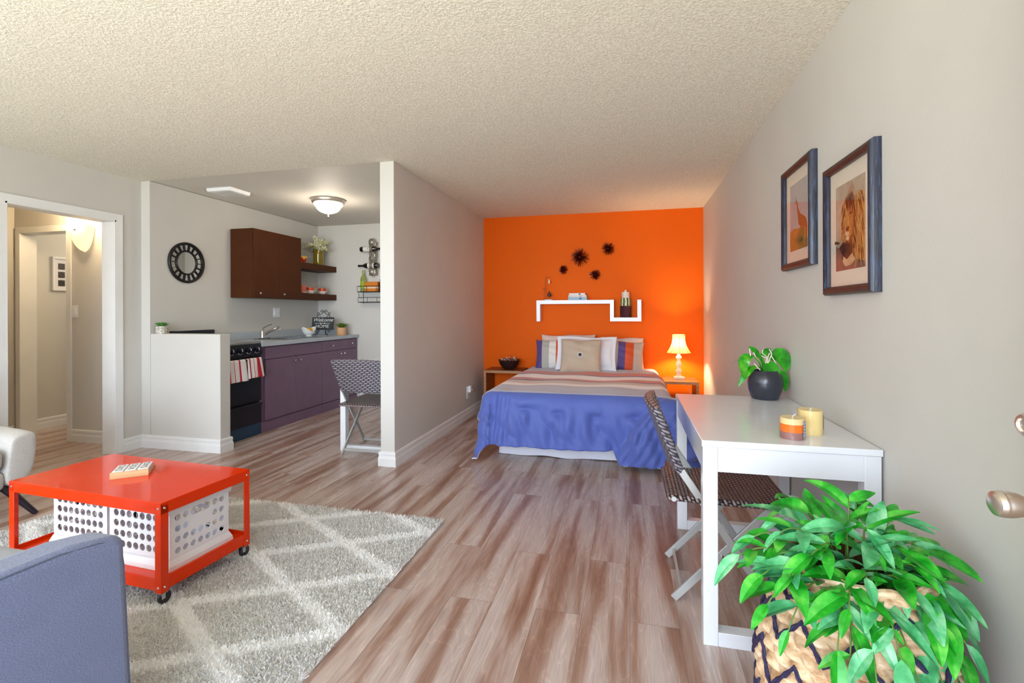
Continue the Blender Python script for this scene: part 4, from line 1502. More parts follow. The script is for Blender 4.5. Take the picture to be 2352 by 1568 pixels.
N.set(Base_Color=N.ramp(sp_.outputs[0], [(0.0, lin((216, 170, 150))), (0.35, lin((92, 62, 100))), (0.55, lin((232, 222, 214))), (0.8, lin((120, 64, 44)))], 'CONSTANT'), Roughness=0.8)
o = mb.build('potpourri', N.m, loc=(-1.435, 5.80, 0.53), recalc=False)
setp(o, 'mixed dried potpourri filling the dark bronze bowl', 'potpourri', kind='stuff')

# table lamp
LX, LY, LZ = 0.548, 5.76, 0.468
t = thing('table_lamp', 'lit table lamp with pleated cream shade and turned white base on the smaller nightstand', 'lamp', (LX, LY, LZ))
MB().box(-0.052, 0.052, -0.052, 0.052, 0, 0.03).lathe([(0.045, 0.03), (0.03, 0.042), (0.02, 0.06), (0.024, 0.075), (0.034, 0.09), (0.036, 0.1), (0.022, 0.118), (0.019, 0.135), (0.024, 0.15), (0.03, 0.175), (0.026, 0.195), (0.018, 0.21), (0.02, 0.225), (0.032, 0.24), (0.032, 0.252), (0.018, 0.268), (0.014, 0.3), (0.014, 0.33), (0.0, 0.331)], (0, 0, 0), 28, caps=False).build('base', plain('antique_white', (226, 214, 200), 0.5, var=0.05, vscale=30), t, bevel=0.003)
N = NT('pleated_lamp_shade')
tr = N.n('BsdfTranslucent')
tr.inputs[0].default_value = lin((255, 206, 120))
df = N.n('BsdfDiffuse')
df.inputs[0].default_value = lin((246, 220, 166))
mx = N.n('MixShader')
mx.inputs[0].default_value = 0.10
N.l(df.outputs[0], mx.inputs[1])
N.l(tr.outputs[0], mx.inputs[2])
N.l(mx.outputs[0], N.out.inputs[0])
N.t.nodes.remove(N.b)


def shade_fn(u, v):
    a = 2 * PI * u
    r = 0.13 - 0.062 * v - 0.022 * math.sin(PI * v)
    r *= 1 - 0.035 * abs(math.sin(4 * a)) ** 0.7
    return (r * math.cos(a), r * math.sin(a), 0.298 + 0.205 * v)


MB().grid(shade_fn, 96, 12, True).build('lamp_shade', N.m, t, recalc=False, smooth=60)
mb = MB()
for zz, v in ((0.299, 0.0), (0.502, 1.0)):
    mb.tube([shade_fn(k / 64, v) for k in range(64)], 0.003, 6, closed=True)
for k in range(8):
    mb.tube([shade_fn(k / 8, q / 8) for q in range(9)], 0.0022, 5)
mb.build('shade_trim', plain('shade_trim', (206, 150, 70), 0.7), t)
MB().tube([(0.0, 0.04, 0.01), (0.05, 0.12, 0.004), (0.085, 0.17, 0.004), (0.1, 0.2, -0.05), (0.13, 0.225, -0.14), (0.16, 0.235, -0.3)], 0.003, 6).build('cord', M['white_plastic'], t)
lamp('table_lamp_bulb', 'POINT', (LX, LY, LZ + 0.4), 34, (1.0, 0.74, 0.44), 0.035)

# wall shelf above the bed
sf = 0.047
poly = [(-1.112, 1.115), (-1.112 + sf, 1.115), (-1.112 + sf, 1.376 - sf), (-0.218, 1.376 - sf), (-0.218, 1.117), (0.146, 1.117), (0.146, 1.374), (0.146 - sf, 1.374), (0.146 - sf, 1.117 + sf), (-0.218 + sf, 1.117 + sf), (-0.218 + sf, 1.376), (-1.112, 1.376)]
setp(MB().prism(poly, 5.905, YB - 0.0005, 'xz').build('zigzag_shelf', M['white_lacquer'], smooth=0, bevel=0.0015), 'white zigzag wall shelf above the bed', 'shelf')
sz = 1.3765
for (x0, x1, z0, z1, c, lb, tag_) in ((-0.72, -0.492, 0.0, 0.034, (148, 186, 214), 'pale blue book at the bottom of the small stack on the zigzag shelf', 0), (-0.716, -0.497, 0.0345, 0.058, (226, 216, 210), 'cream book in the middle of the small stack on the zigzag shelf', 1), (-0.706, -0.512, 0.0585, 0.083, (234, 232, 230), 'white book on top of the small stack on the zigzag shelf', 2)):
    t = thing('book', lb, 'book', ((x0 + x1) / 2, 5.955, sz + z0), rad((0, 1.5, -2)[tag_]), 'books on the zigzag shelf')
    w, h = (x1 - x0) / 2, z1 - z0
    mb = MB()
    mb.box(-w, w, -0.048, 0.062, 0, 0.003).box(-w, w, -0.048, 0.062, h - 0.003, h).box(-w, w, -0.05, -0.0465, 0, h)
    mb.build('cover', plain('book_cover_%d' % tag_, c, 0.5), t)
    MB().box(-w + 0.003, w - 0.003, -0.046, 0.059, 0.003, h - 0.003).build('pages', M['white_cotton'], t)
    MB().box(w * 0.2, w * 0.45, -0.0512, -0.0498, h * 0.2, h * 0.8).build('spine_mark', plain('spine_mark_%d' % tag_, ((70, 90, 150), (190, 150, 150), (60, 56, 60))[tag_], 0.5), t)

cop = plain('copper_rod', (206, 130, 80), 0.3, metal=0.9)
t = thing('glass_drop_ornament', 'slim copper stand with hanging glass drop and dark globe on the zigzag shelf', 'ornament', (-0.985, 5.96, sz))
MB().lathe([(0.0, 0.0), (0.055, 0.0), (0.055, 0.008), (0.05, 0.012), (0.0, 0.012)], (0.015, 0, 0), 28).build('base', M['white_lacquer'], t)
mb = MB()
mb.tube([(-0.02, 0, 0.01), (-0.02, 0, 0.285), (-0.005, 0, 0.29), (0.022, 0, 0.288), (0.024, 0, 0.27)], 0.003, 8)
mb.tube([(-0.038, 0.0, 0.004), (-0.038, 0, 0.15)], 0.003, 8).tube([(-0.058, 0, 0.15), (-0.02, 0, 0.15)], 0.0025, 6).sphere((-0.058, 0, 0.15), 0.007, 10, 6).sphere((-0.028, 0, 0.15), 0.006, 10, 6)
mb.tube([(-0.02, 0, 0.025), (0.024, 0, 0.03), (0.024, 0, 0.045)], 0.003, 8)
mb.build('copper_stand', cop, t)
MB().lathe([(0.0, 0.0), (0.009, 0.012), (0.012, 0.03), (0.006, 0.055), (0.001, 0.07), (0.0, 0.071)], (0.024, 0, 0.20), 18).build('glass_drop', plain('milky_glass', (250, 226, 208), 0.1), t)
MB().sphere((0.026, 0, 0.068), 0.026, 24, 14).lathe([(0.008, 0.09), (0.005, 0.11), (0.001, 0.125), (0.0, 0.126)], (0.026, 0, 0), 14, caps=False).build('globe', plain('smoked_globe', (84, 76, 84), 0.08, metal=0.5), t)

t = thing('cactus_candle', 'green and white candle in a dark ribbed pot on the zigzag shelf', 'candle', (-0.035, 5.965, 1.1645))
mb = MB()
mb.grid(lambda u, v: ((0.066 + 0.0012 * math.sin(v * 120)) * math.cos(2 * PI * u), (0.066 + 0.0012 * math.sin(v * 120)) * math.sin(2 * PI * u), 0.136 * v), 40, 60, True)
mb.lathe([(0.066, 0.136), (0.05, 0.134), (0.0, 0.134)], (0, 0, 0), 40, caps=False).lathe([(0.066, 0.0), (0.0, 0.0)], (0, 0, 0), 40, caps=False)
mb.build('pot', plain('maroon_cord', (74, 30, 42), 0.5, var=0.15, vscale=200), t)
N = NT('striped_green_wax')
tc = N.n('TexCoord')
sep = N.n('SeparateXYZ')
N.l(tc.outputs['Object'], sep.inputs[0])
ang = N.math('ARCTAN2', sep.outputs['Y'], sep.outputs['X'])
sw = N.math('SINE', N.math('ADD', N.math('MULTIPLY', ang, 9.0), N.math('MULTIPLY', N.noise(N.coord(), 14, 2), 6.0)))
N.set(Base_Color=N.ramp(N.math('MULTIPLY_ADD', sw, 0.5, 0.5), [(0.0, lin((62, 84, 34))), (0.55, lin((120, 128, 60))), (0.75, lin((226, 220, 190)))]), Roughness=0.4)
MB().lathe([(0.058, 0.134), (0.063, 0.16), (0.062, 0.205), (0.055, 0.232), (0.0, 0.236)], (0, 0, 0), 32, caps=False).build('cactus_band', N.m, t)
MB().lathe([(0.046, 0.23), (0.047, 0.30), (0.044, 0.303), (0.018, 0.303), (0.0, 0.303)], (0, 0, 0), 32, caps=False).lathe([(0.016, 0.303), (0.016, 0.325), (0.0, 0.327)], (0, 0, 0), 16, caps=False).build('white_candle', plain('white_wax', (236, 224, 210), 0.4), t)

# spiky burst decorations
GB = 'spiky wall bursts above the bed'
burst = plain('oxblood_metal', (84, 18, 8), 0.35, metal=0.3, var=0.1)
for (x, z, R, lb, sd) in ((-0.585, 1.905, 0.125, 'largest dark spiky burst on the orange wall above the bed', 1), (-0.243, 2.0, 0.088, 'second largest spiky burst, highest and nearest the lamp side of the orange wall', 2), (-0.789, 1.755, 0.062, 'smallest spiky burst, lowest left of the four on the orange wall', 3), (-0.401, 1.687, 0.075, 'lowest spiky burst, straight above the zigzag shelf books', 4)):
    t = thing('burst_ornament', lb, 'wall decor', (x, YB, z), 0, GB)
    r = random.Random(sd)
    MB().sphere((0, -0.03, 0), 0.02 * R / 0.1, 16, 10).lathe([(0.0, 0), (0.012, 0), (0.012, 0.03), (0, 0.03)], (0, 0, 0), 10, '-y').build('core', burst, t)
    mb = MB()
    for k in range(int(110 + R * 700)):
        a = r.uniform(0, 2 * PI)
        el = r.uniform(-0.12, 1.2)
        d = Vector((math.cos(a) * math.cos(el), -math.sin(el), math.sin(a) * math.cos(el)))
        L = R * r.uniform(0.86, 1.0) * (1 - 0.25 * max(0, el))
        p0 = Vector((0, -0.03, 0)) + d * 0.008
        p1 = Vector((0, -0.03, 0)) + d * L
        p1.y = min(p1.y, -0.003)
        mb.tube([p0, p1], [0.0030, 0.0014], 5)
    mb.build('spikes', burst, t)

# outlet with plugged adapter on the partition
t = thing('wall_outlet', 'white wall outlet with a plugged-in night light low on the partition', 'outlet', (-1.827, 5.37, 0.30))
MB().box(0, 0.006, -0.045, 0.045, -0.07, 0.07).build('plate', M['white_plastic'], t, bevel=0.002)
MB().box(0.006, 0.04, -0.02, 0.035, 0.0, 0.075).build('night_light', M['white_plastic'], t, bevel=0.006)
MB().lathe([(0.012, 0.0), (0.014, 0.02), (0.0, 0.022)], (0.04, 0.012, 0.03), 12, 'x').build('sensor', M['nickel'], t)

# ------------------------------------------------------------------ rug
RX0, RX1, RY0, RY1 = -3.41, -1.058, 0.55, 2.672
t = thing('shag_rug', 'light grey shag rug with white diamond lattice lines under the red table', 'rug', ((RX0 + RX1) / 2, (RY0 + RY1) / 2, 0))
rcx, rcy = (RX0 + RX1) / 2, (RY0 + RY1) / 2


def rug_mat(name, jitter):
    N = NT(name)
    tc = N.n('TexCoord')
    ad = N.n('VectorMath', operation='ADD')
    N.l(tc.outputs['Object'], ad.inputs[0])
    nz = N.n('TexNoise')
    nz.inputs['Scale'].default_value = 16
    N.l(tc.outputs['Object'], nz.inputs['Vector'])
    sc = N.n('VectorMath', operation='SCALE')
    sc.inputs['Scale'].default_value = jitter
    N.l(nz.outputs['Color'], sc.inputs[0])
    N.l(sc.outputs[0], ad.inputs[1])
    sep = N.n('SeparateXYZ')
    N.l(ad.outputs[0], sep.inputs[0])
    X = N.math('ADD', sep.outputs['X'], rcx + 1.462 - jitter * 0.5)
    Y = N.math('ADD', sep.outputs['Y'], rcy - 2.281 - jitter * 0.5)
    a = N.math('DIVIDE', X, 0.765)
    b = N.math('DIVIDE', Y, 0.425)
    ds = []
    for op in ('ADD', 'SUBTRACT'):
        f = N.math('FRACT', N.math('ADD', N.math(op, a, b), 20.5))
        ds.append(N.math('ABSOLUTE', N.math('SUBTRACT', f, 0.5)))
    dmin = N.math('MINIMUM', ds[0], ds[1])
    fac = N.ramp(dmin, [(0.068, (1, 1, 1, 1)), (0.096, (0, 0, 0, 1))])
    wn = N.noise(tc.outputs['Object'], 210, 2, 0.7)
    pile = N.ramp(wn, [(0.3, lin((190, 188, 186))), (0.5, lin((236, 235, 232))), (0.7, lin((252, 252, 251)))])
    line = N.ramp(wn, [(0.3, lin((253, 253, 252))), (0.7, lin((255, 255, 255)))])
    N.set(Base_Color=N.mix(fac, pile, line), Roughness=1.0)
    N.b.inputs['Specular IOR Level'].default_value = 0.05
    if name == 'rug_pile':
        tl = N.n('BsdfTranslucent')
        N.l(N.b.inputs['Base Color'].links[0].from_socket, tl.inputs[0])
        mx = N.n('MixShader')
        mx.inputs[0].default_value = 0.38
        N.l(N.b.outputs[0], mx.inputs[1])
        N.l(tl.outputs[0], mx.inputs[2])
        N.l(mx.outputs[0], N.out.inputs[0])
    return N.m


MB().box(RX0 - rcx + 0.01, RX1 - rcx - 0.01, RY0 - rcy + 0.01, RY1 - rcy - 0.01, 0.001, 0.010).build('backing', rug_mat('rug_backing', 0.02), t)
g = np.random.default_rng(5)
n = 150000
px = g.uniform(RX0 + 0.004, RX1 - 0.004, n) - rcx
py = g.uniform(RY0 + 0.004, RY1 - 0.004, n) - rcy
hgt = g.uniform(0.012, 0.022, n)
ang = g.uniform(0, 2 * PI, n)
lean = g.uniform(0.002, 0.02, n)
la = g.uniform(0, 2 * PI, n)
wd = g.uniform(0.0018, 0.0034, n)
V = np.zeros((n, 4, 3), np.float32)
for i, (s, top) in enumerate(((-1, 0), (1, 0), (1, 1), (-1, 1))):
    w = wd * (0.7 if top else 1.0)
    V[:, i, 0] = px + s * w * np.cos(ang) + top * lean * np.cos(la)
    V[:, i, 1] = py + s * w * np.sin(ang) + top * lean * np.sin(la)
    V[:, i, 2] = 0.009 + top * hgt
me = bpy.data.meshes.new('pile')
me.vertices.add(4 * n)
me.vertices.foreach_set('co', V.reshape(-1))
me.loops.add(4 * n)
me.loops.foreach_set('vertex_index', np.arange(4 * n, dtype=np.int32))
me.polygons.add(n)
me.polygons.foreach_set('loop_start', np.arange(0, 4 * n, 4, dtype=np.int32))
me.update(calc_edges=True)
me.materials.append(rug_mat('rug_pile', 0.03))
o = bpy.data.objects.new('pile', me)
COL.objects.link(o)
o.parent = t
o['kind'] = 'stuff'

# ------------------------------------------------------------------ red coffee table
TH, TLn, TW, LG = 0.452, 0.953, 0.455, 0.034
TZ0 = 0.075
ct = thing('coffee_table', 'glossy orange-red metal coffee table on casters, standing on the shag rug', 'table', (-2.346, 1.858, 0), rad(-3.2))
rm = M['red_metal']
MB().box(-TLn / 2, TLn / 2, -TW / 2, TW / 2, TH - 0.006, TH).box(-TLn / 2, TLn / 2, -TW / 2, -TW / 2 + 0.006, TH - 0.05, TH - 0.006).box(-TLn / 2, TLn / 2, TW / 2 - 0.006, TW / 2, TH - 0.05, TH - 0.006).box(-TLn / 2, -TLn / 2 + 0.006, -TW / 2, TW / 2, TH - 0.05, TH - 0.006).box(TLn / 2 - 0.006, TLn / 2, -TW / 2, TW / 2, TH - 0.05, TH - 0.006).build('tabletop', rm, ct, bevel=0.002)
MB().box(-TLn / 2 + 0.006, TLn / 2 - 0.006, -TW / 2 + 0.006, TW / 2 - 0.006, 0.118, 0.124).box(-TLn / 2 + 0.005, TLn / 2 - 0.005, -TW / 2 + 0.003, -TW / 2 + 0.009, 0.082, 0.138).box(-TLn / 2 + 0.005, TLn / 2 - 0.005, TW / 2 - 0.009, TW / 2 - 0.003, 0.082, 0.138).box(-TLn / 2 + 0.003, -TLn / 2 + 0.009, -TW / 2 + 0.005, TW / 2 - 0.005, 0.082, 0.138).box(TLn / 2 - 0.009, TLn / 2 - 0.003, -TW / 2 + 0.005, TW / 2 - 0.005, 0.082, 0.138).build('lower_shelf', rm, ct, bevel=0.002)
for sx in (-1, 1):
    for sy in (-1, 1):
        x, y = sx * TLn / 2, sy * TW / 2
        # angle-profile leg
        MB().box(min(x, x - sx * LG), max(x, x - sx * LG), min(y, y - sy * 0.004), max(y, y - sy * 0.004), TZ0, TH - 0.007).box(min(x, x - sx * 0.004), max(x, x - sx * 0.004), min(y, y - sy * LG), max(y, y - sy * LG), TZ0, TH - 0.007).build('leg', rm, ct, bevel=0.0015)
        b = MB()
        for zz in (TH - 0.025, 0.098):
            b.lathe([(0.0, 0.004), (0.004, 0.003), (0.0055, 0.0)], (x - sx * 0.016, y + (0 if sy > 0 else 0), zz), 10, 'y' if sy > 0 else '-y')
            b.lathe([(0.0, 0.004), (0.004, 0.003), (0.0055, 0.0)], (x, y - sy * 0.016, zz), 10, 'x' if sx > 0 else '-x')
        b.build('bolt', M['chrome'], ct)
        cx_, cy_ = x - sx * 0.022, y - sy * 0.022
        c = MB()
        c.box(cx_ - 0.019, cx_ + 0.019, cy_ - 0.019, cy_ + 0.019, 0.078, 0.081).lathe([(0.0, 0.081), (0.009, 0.081), (0.009, 0.066), (0.0, 0.066)], (cx_, cy_, 0), 12)
        c.box(cx_ - 0.014, cx_ - 0.0115, cy_ - 0.012, cy_ + 0.004, 0.046, 0.07).box(cx_ + 0.0115, cx_ + 0.014, cy_ - 0.012, cy_ + 0.004, 0.046, 0.07).box(cx_ - 0.014, cx_ + 0.014, cy_ - 0.014, cy_ + 0.016, 0.067, 0.0695)
        co = c.build('caster', M['steel'], ct)
        MB().lathe([(0.0, -0.0105), (0.022, -0.0105), (0.027, -0.006), (0.027, 0.006), (0.022, 0.0105), (0.0, 0.0105)], (cx_, cy_ + 0.008, 0.047), 24, 'x').build('wheel', plain('caster_rubber_%d%d' % (sx, sy), (30, 30, 38), 0.4), co)


# perforated crates
def perforated(mb, O, U, Vv, Nn, w, h, nu, nv, mask, mu, m0, m1, rr=0.31, th=0.004, slot=None):
    """panel with round holes on an nu x nv grid; mask(i, j) says where; slot=(i0,i1,j) a rounded handle hole"""
    O, U, Vv, Nn = Vector(O), Vector(U), Vector(Vv), Vector(Nn)
    cw, chh = (w - 2 * mu) / nu, (h - m0 - m1) / nv

    def P(a, b, k):
        return O + U * a + Vv * b - Nn * (th * k)

    def quad(a0, a1, b0, b1):
        for k in (0, 1):
            mb.add([P(a0, b0, k), P(a1, b0, k), P(a1, b1, k), P(a0, b1, k)], [(0, 1, 2, 3)])

    def holed(a0, a1, b0, b1, ru, rv, n=16):
        ca, cb = (a0 + a1) / 2, (b0 + b1) / 2
        hole, sq = [], []
        for q in range(n):
            an = 2 * PI * (q + 0.5) / n
            c, s = math.cos(an), math.sin(an)
            if slot and ru > rv * 1.3:
                ex = ru - rv
                hole.append((ca + (ex if c > 0 else -ex) + rv * c, cb + rv * s))
            else:
                hole.append((ca + ru * c, cb + rv * s))
            k = max(abs(c), abs(s))
            sq.append((ca + c / k * (a1 - a0) / 2, cb + s / k * (b1 - b0) / 2))
        # snap square corners
        for cx, cy in ((a0, b0), (a1, b0), (a1, b1), (a0, b1)):
            i = min(range(n), key=lambda q: (sq[q][0] - cx) ** 2 + (sq[q][1] - cy) ** 2)
            sq[i] = (cx, cy)
        for k in (0, 1):
            mb.add([P(*p, k) for p in hole] + [P(*p, k) for p in sq], [(q, (q + 1) % n, n + (q + 1) % n, n + q) for q in range(n)])
        mb.add([P(*p, 0) for p in hole] + [P(*p, 1) for p in hole], [(q, (q + 1) % n, n + (q + 1) % n, n + q) for q in range(n)])
    quad(0, w, 0, m0)
    quad(0, w, h - m1, h)
    quad(0, mu, m0, h - m1)
    quad(w - mu, w, m0, h - m1)
    for j in range(nv):
        i = 0
        while i < nu:
            if slot and j == slot[2] and i == slot[0]:
                holed(mu + i * cw, mu + (slot[1] + 1) * cw, m0 + j * chh, m0 + (j + 1) * chh, (slot[1] - slot[0] + 1) * cw * 0.46, chh * 0.36, 24)
                i = slot[1] + 1
                continue
            if mask(i, j):
                r = min(cw, chh) * rr
                holed(mu + i * cw, mu + (i + 1) * cw, m0 + j * chh, m0 + (j + 1) * chh, r, r)
            else:
                quad(mu + i * cw, mu + (i + 1) * cw, m0 + j * chh, m0 + (j + 1) * chh)
            i += 1


def ring_band(mb, hw0, hd0, z0, hw1, hd1, z1, th):
    """sloped rectangular band (rim or foot) with thickness"""
    vs = []
    for hw_, hd_, z in ((hw0, hd0, z0), (hw1, hd1, z1), (hw1 - th, hd1 - th, z1), (hw0 - th, hd0 - th, z0)):
        vs += [(-hw_, -hd_, z), (hw_, -hd_, z), (hw_, hd_, z), (-hw_, hd_, z)]
    fs = []
    for a in range(4):
        b = (a + 1) % 4
        for i in range(4):
            j = (i + 1) % 4
            fs.append((a * 4 + i, a * 4 + j, b * 4 + j, b * 4 + i))
    mb.add(vs, fs)


def make_crate(label, group):
    t = thing('storage_crate', label, 'crate', (0, 0, 0), 0, group)
    w, d, h = 0.36, 0.30, 0.275
    wp = M['white_plastic']
    mb = MB()
    z0, hh = 0.014, h - 0.014 - 0.03
    full = lambda i, j: True
    end = lambda i, j: i < 2 or i > 4 or j < 2
    perforated(mb, (-w / 2, -d / 2, z0), (1, 0, 0), (0, 0, 1), (0, -1, 0), w, hh, 8, 4, full, 0.022, 0.045, 0.004, 0.40)
    perforated(mb, (w / 2, d / 2, z0), (-1, 0, 0), (0, 0, 1), (0, 1, 0), w, hh, 8, 4, full, 0.022, 0.045, 0.004, 0.40)
    perforated(mb, (w / 2, -d / 2, z0), (0, 1, 0), (0, 0, 1), (1, 0, 0), d, hh, 7, 4, end, 0.02, 0.034, 0.004, 0.38, slot=(2, 4, 3))
    perforated(mb, (-w / 2, d / 2, z0), (0, -1, 0), (0, 0, 1), (-1, 0, 0), d, hh, 7, 4, end, 0.02, 0.034, 0.004, 0.38, slot=(2, 4, 3))
    mb.box(-w / 2, w / 2, -d / 2, d / 2, 0.008, 0.013)
    mb.build('basket', wp, t, smooth=30)
    mb = MB()
    ring_band(mb, w / 2 + 0.014, d / 2 + 0.014, 0.0, w / 2 + 0.012, d / 2 + 0.012, 0.018, 0.02)
    ring_band(mb, w / 2 + 0.012, d / 2 + 0.012, 0.018, w / 2 + 0.002, d / 2 + 0.002, 0.042, 0.001)
    mb.build('foot_band', wp, t, smooth=20)
    mb = MB()
    ring_band(mb, w / 2 + 0.008, d / 2 + 0.008, h - 0.036, w / 2 + 0.012, d / 2 + 0.012, h, 0.008)
    mb.build('rim', wp, t, smooth=20, bevel=0.0015)
    return t


GCR = 'white crates under the coffee table'
cr = make_crate('white perforated crate under the red table at the end nearest the rug corner', GCR)
rot = ct.rotation_euler.z


def on_table(x, y, z):
    c, s = math.cos(rot), math.sin(rot)
    return (ct.location.x + c * x - s * y, ct.location.y + s * x + c * y, z)


cr.location = on_table(0.245, 0.0, 0.1245)
cr.rotation_euler.z = rot
cr2 = copy_tree(cr)
cr2['label'] = 'white perforated crate under the red table at the end nearest the pale sofa'
cr2.location = on_table(-0.185, 0.035, 0.1245)
cr2.rotation_euler.z = rot

# noughts and crosses tray
ta = rad(40)
tray_c = (-2.372, 1.878)
t = thing('game_tray', 'small beech tray of noughts and crosses on the red table', 'game tray', (*tray_c, TH), ta)
bw = M['light_wood']
MB().box(-0.075, 0.075, -0.072, -0.06, 0, 0.03).box(-0.075, 0.075, 0.06, 0.072, 0, 0.012).box(-0.075, 0.075, -0.06, 0.06, 0, 0.006).build('tray', bw, t, bevel=0.001)
ink = plain('black_ink', (40, 44, 52), 0.6)
for k, seq in enumerate(('OXO', 'OOX', 'OXO')):
    lx = (k - 1) * 0.049
    c, s = math.cos(ta), math.sin(ta)
    ti = thing('game_tile', 'white tile strip reading %s, %s of the three in the beech tray' % (seq, ('nearest the sofa', 'middle', 'nearest the rug corner')[k]), 'tile', (tray_c[0] + c * lx, tray_c[1] + s * lx, TH + 0.0062), ta, 'white tiles in the beech tray')
    MB().box(-0.0215, 0.0215, -0.058, 0.058, 0, 0.026).build('tile', M['white_plastic'], ti, bevel=0.002)
    mb = MB()
    for q, chx in enumerate(reversed(seq)):
        cy_ = -0.034 + q * 0.034
        if chx == 'O':
            for a in range(24):
                a0, a1 = 2 * PI * a / 24, 2 * PI * (a + 1) / 24
                mb.add([(r_ * math.cos(an), cy_ + r_ * math.sin(an), 0.0265) for an, r_ in ((a0, 0.0095), (a1, 0.0095), (a1, 0.0135), (a0, 0.0135))], [(0, 1, 2, 3)])
        else:
            mb.bar((-0.011, cy_ - 0.011, 0.0264), (0.011, cy_ + 0.011, 0.0264), 0.004, 0.0004)
            mb.bar((0.011, cy_ - 0.011, 0.0264), (-0.011, cy_ + 0.011, 0.0264), 0.004, 0.0005)
    mb.build('symbols', ink, ti, smooth=0, recalc=False)

# ------------------------------------------------------------------ grey armchair in the near corner
t = thing('armchair', 'slate grey upholstered armchair whose arm fills the near left corner', 'armchair', (-1.329, 1.03, 0.012))
gf = M['grey_fabric']


def arm_mb(x0, x1):
    y = lambda q: q
    prof = [(-0.95, 0.06), (0.028, 0.06), (0.006, 0.55)]
    for k in range(7):
        a = rad(0 + 80 * k / 6)
        prof.append((-0.035 + 0.04 * math.cos(a), 0.60 + 0.035 * math.sin(a)))
    prof += [(-0.12, 0.652), (-0.95, 0.672)]
    return MB().prism(prof, x0, x1, 'yz')


MB_arm = arm_mb(-0.115, 0.0)
MB_arm.build('arm', gf, t, bevel=0.022, seg=4)
arm_mb(-0.86, -0.745).build('arm', gf, t, bevel=0.022, seg=4)
pp = MB()
pts = [(0.0005, -0.93, 0.668)] + [(0.0005, y_, 0.668 - (y_ + 0.93) * 0.0205) for y_ in (-0.7, -0.4, -0.15)] + [(0.0005, -0.06, 0.638), (0.0005, -0.025, 0.626), (0.0005, -0.004, 0.6), (0.0005, 0.003, 0.55), (0.0005, 0.014, 0.3), (0.0005, 0.024, 0.1)]
pp.tube([(p[0] - 0.006, p[1] - 0.004, p[2] - 0.007) for p in pts], 0.0026, 8)
pp.build('piping', fabric('piping_cloth', (84, 90, 112), 0.1, 300, 0.2), t)
MB().box(-0.74, -0.12, -0.92, -0.02, 0.10, 0.40).build('base', gf, t, bevel=0.02, seg=3)
MB().box(-0.742, -0.118, -0.75, -0.005, 0.402, 0.57).build('seat_cushion', fabric('cushion_grey', (150, 152, 158), 0.1, 300, 0.3), t, bevel=0.05, seg=5)
MB().box(-0.86, 0.0, -1.09, -0.955, 0.06, 0.86).build('backrest', gf, t, bevel=0.04, seg=4)
for x in (-0.8, -0.06):
    for y in (-0.05, -1.0):
        MB().lathe([(0.014, 0.01 if y > -0.5 else -0.012), (0.022, 0.06), (0.0, 0.06)], (x, y, 0), 14).build('leg', M['black'], t)

# ------------------------------------------------------------------ pale sofa by the left wall
t = thing('sofa', 'pale grey tweed sofa end with splayed dark leg at the left wall', 'sofa', (-3.98, 1.43, 0))
lf = M['light_fabric']


def sofa_arm(s):
    """s=+1 far arm, -1 near arm; lofted front to back"""
    def sec(x):
        f = (x + 0.37) / 0.76           # 0 back .. 1 front
        top = 0.565 - 0.05 * f
        sh = -0.035 * max(0, (f - 0.9) / 0.1) ** 2
        return [(0.64, 0.20), (0.74, 0.19), (0.80, 0.27), (0.845 + sh, 0.42), (0.842 + sh, top - 0.05), (0.81, top - 0.008), (0.76, top), (0.70, top - 0.012), (0.675, top - 0.04), (0.665, 0.35)]
    xs = [-0.37, -0.2, 0.0, 0.2, 0.31, 0.36, 0.385, 0.395]
    sc_ = [1, 1, 1, 1, 1, 0.985, 0.95, 0.88]
    vs, fs = [], []
    for x, k in zip(xs, sc_):
        for (y, z) in sec(x):
            vs.append((x, s * (0.75 + (y - 0.75) * k), 0.36 + (z - 0.36) * k))
    n = 10
    for i in range(len(xs) - 1):
        for q in range(n):
            fs.append((i * n + q, i * n + (q + 1) % n, (i + 1) * n + (q + 1) % n, (i + 1) * n + q))
    fs += [tuple(range(n)), tuple((len(xs) - 1) * n + q for q in range(n))]
    return MB().add(vs, fs)


for s in (1, -1):
    sofa_arm(s).build('arm', lf, t, subsurf=2, smooth=180)
MB().box(-0.36, 0.385, -0.66, 0.66, 0.19, 0.30).build('base', lf, t, bevel=0.03, seg=3)
MB().box(-0.2, 0.392, -0.655, 0.655, 0.305, 0.435).build('seat_cushion', lf, t, bevel=0.045, seg=5)
MB().box(-0.37, -0.2, -0.75, 0.75, 0.25, 0.84).build('backrest', lf, t, bevel=0.06, seg=5)
for sx, sy in ((1, 1), (1, -1), (-1, 1), (-1, -1)):
    MB().tube([(sx * 0.32, sy * 0.68, 0.20), (sx * (0.405 if sx > 0 else 0.34), sy * 0.795, 0.0015)], [0.026, 0.015], 14).build('leg', plain('dark_leg_%d%d' % (sx, sy), (28, 22, 34), 0.25, coat=0.3), t)

# ------------------------------------------------------------------ pictures on the long wall
N = NT('weathered_frame_skylit_blue')  # weathered streaks; the window's blue reflection is put into the side colour
n1 = N.noise(N.coord(scale=(60, 60, 5)), 3.0, 4, 0.7)
N.set(Base_Color=N.ramp(n1, [(0.40, lin((28, 26, 36))), (0.58, lin((38, 48, 76))), (0.78, lin((84, 106, 150)))]), Roughness=0.38)
N.b.inputs['Coat Weight'].default_value = 0.25
N.bump(n1, 0.3, 0.003)
frame_m = N.m
N = NT('frame_shaded_brown')  # end pieces of the same frame, their weaker window light put into colour
n1 = N.noise(N.coord(scale=(60, 5, 60)), 3.0, 4, 0.7)
N.set(Base_Color=N.ramp(n1, [(0.35, lin((44, 26, 24))), (0.65, lin((80, 48, 42)))]), Roughness=0.4)
frame_h = N.m


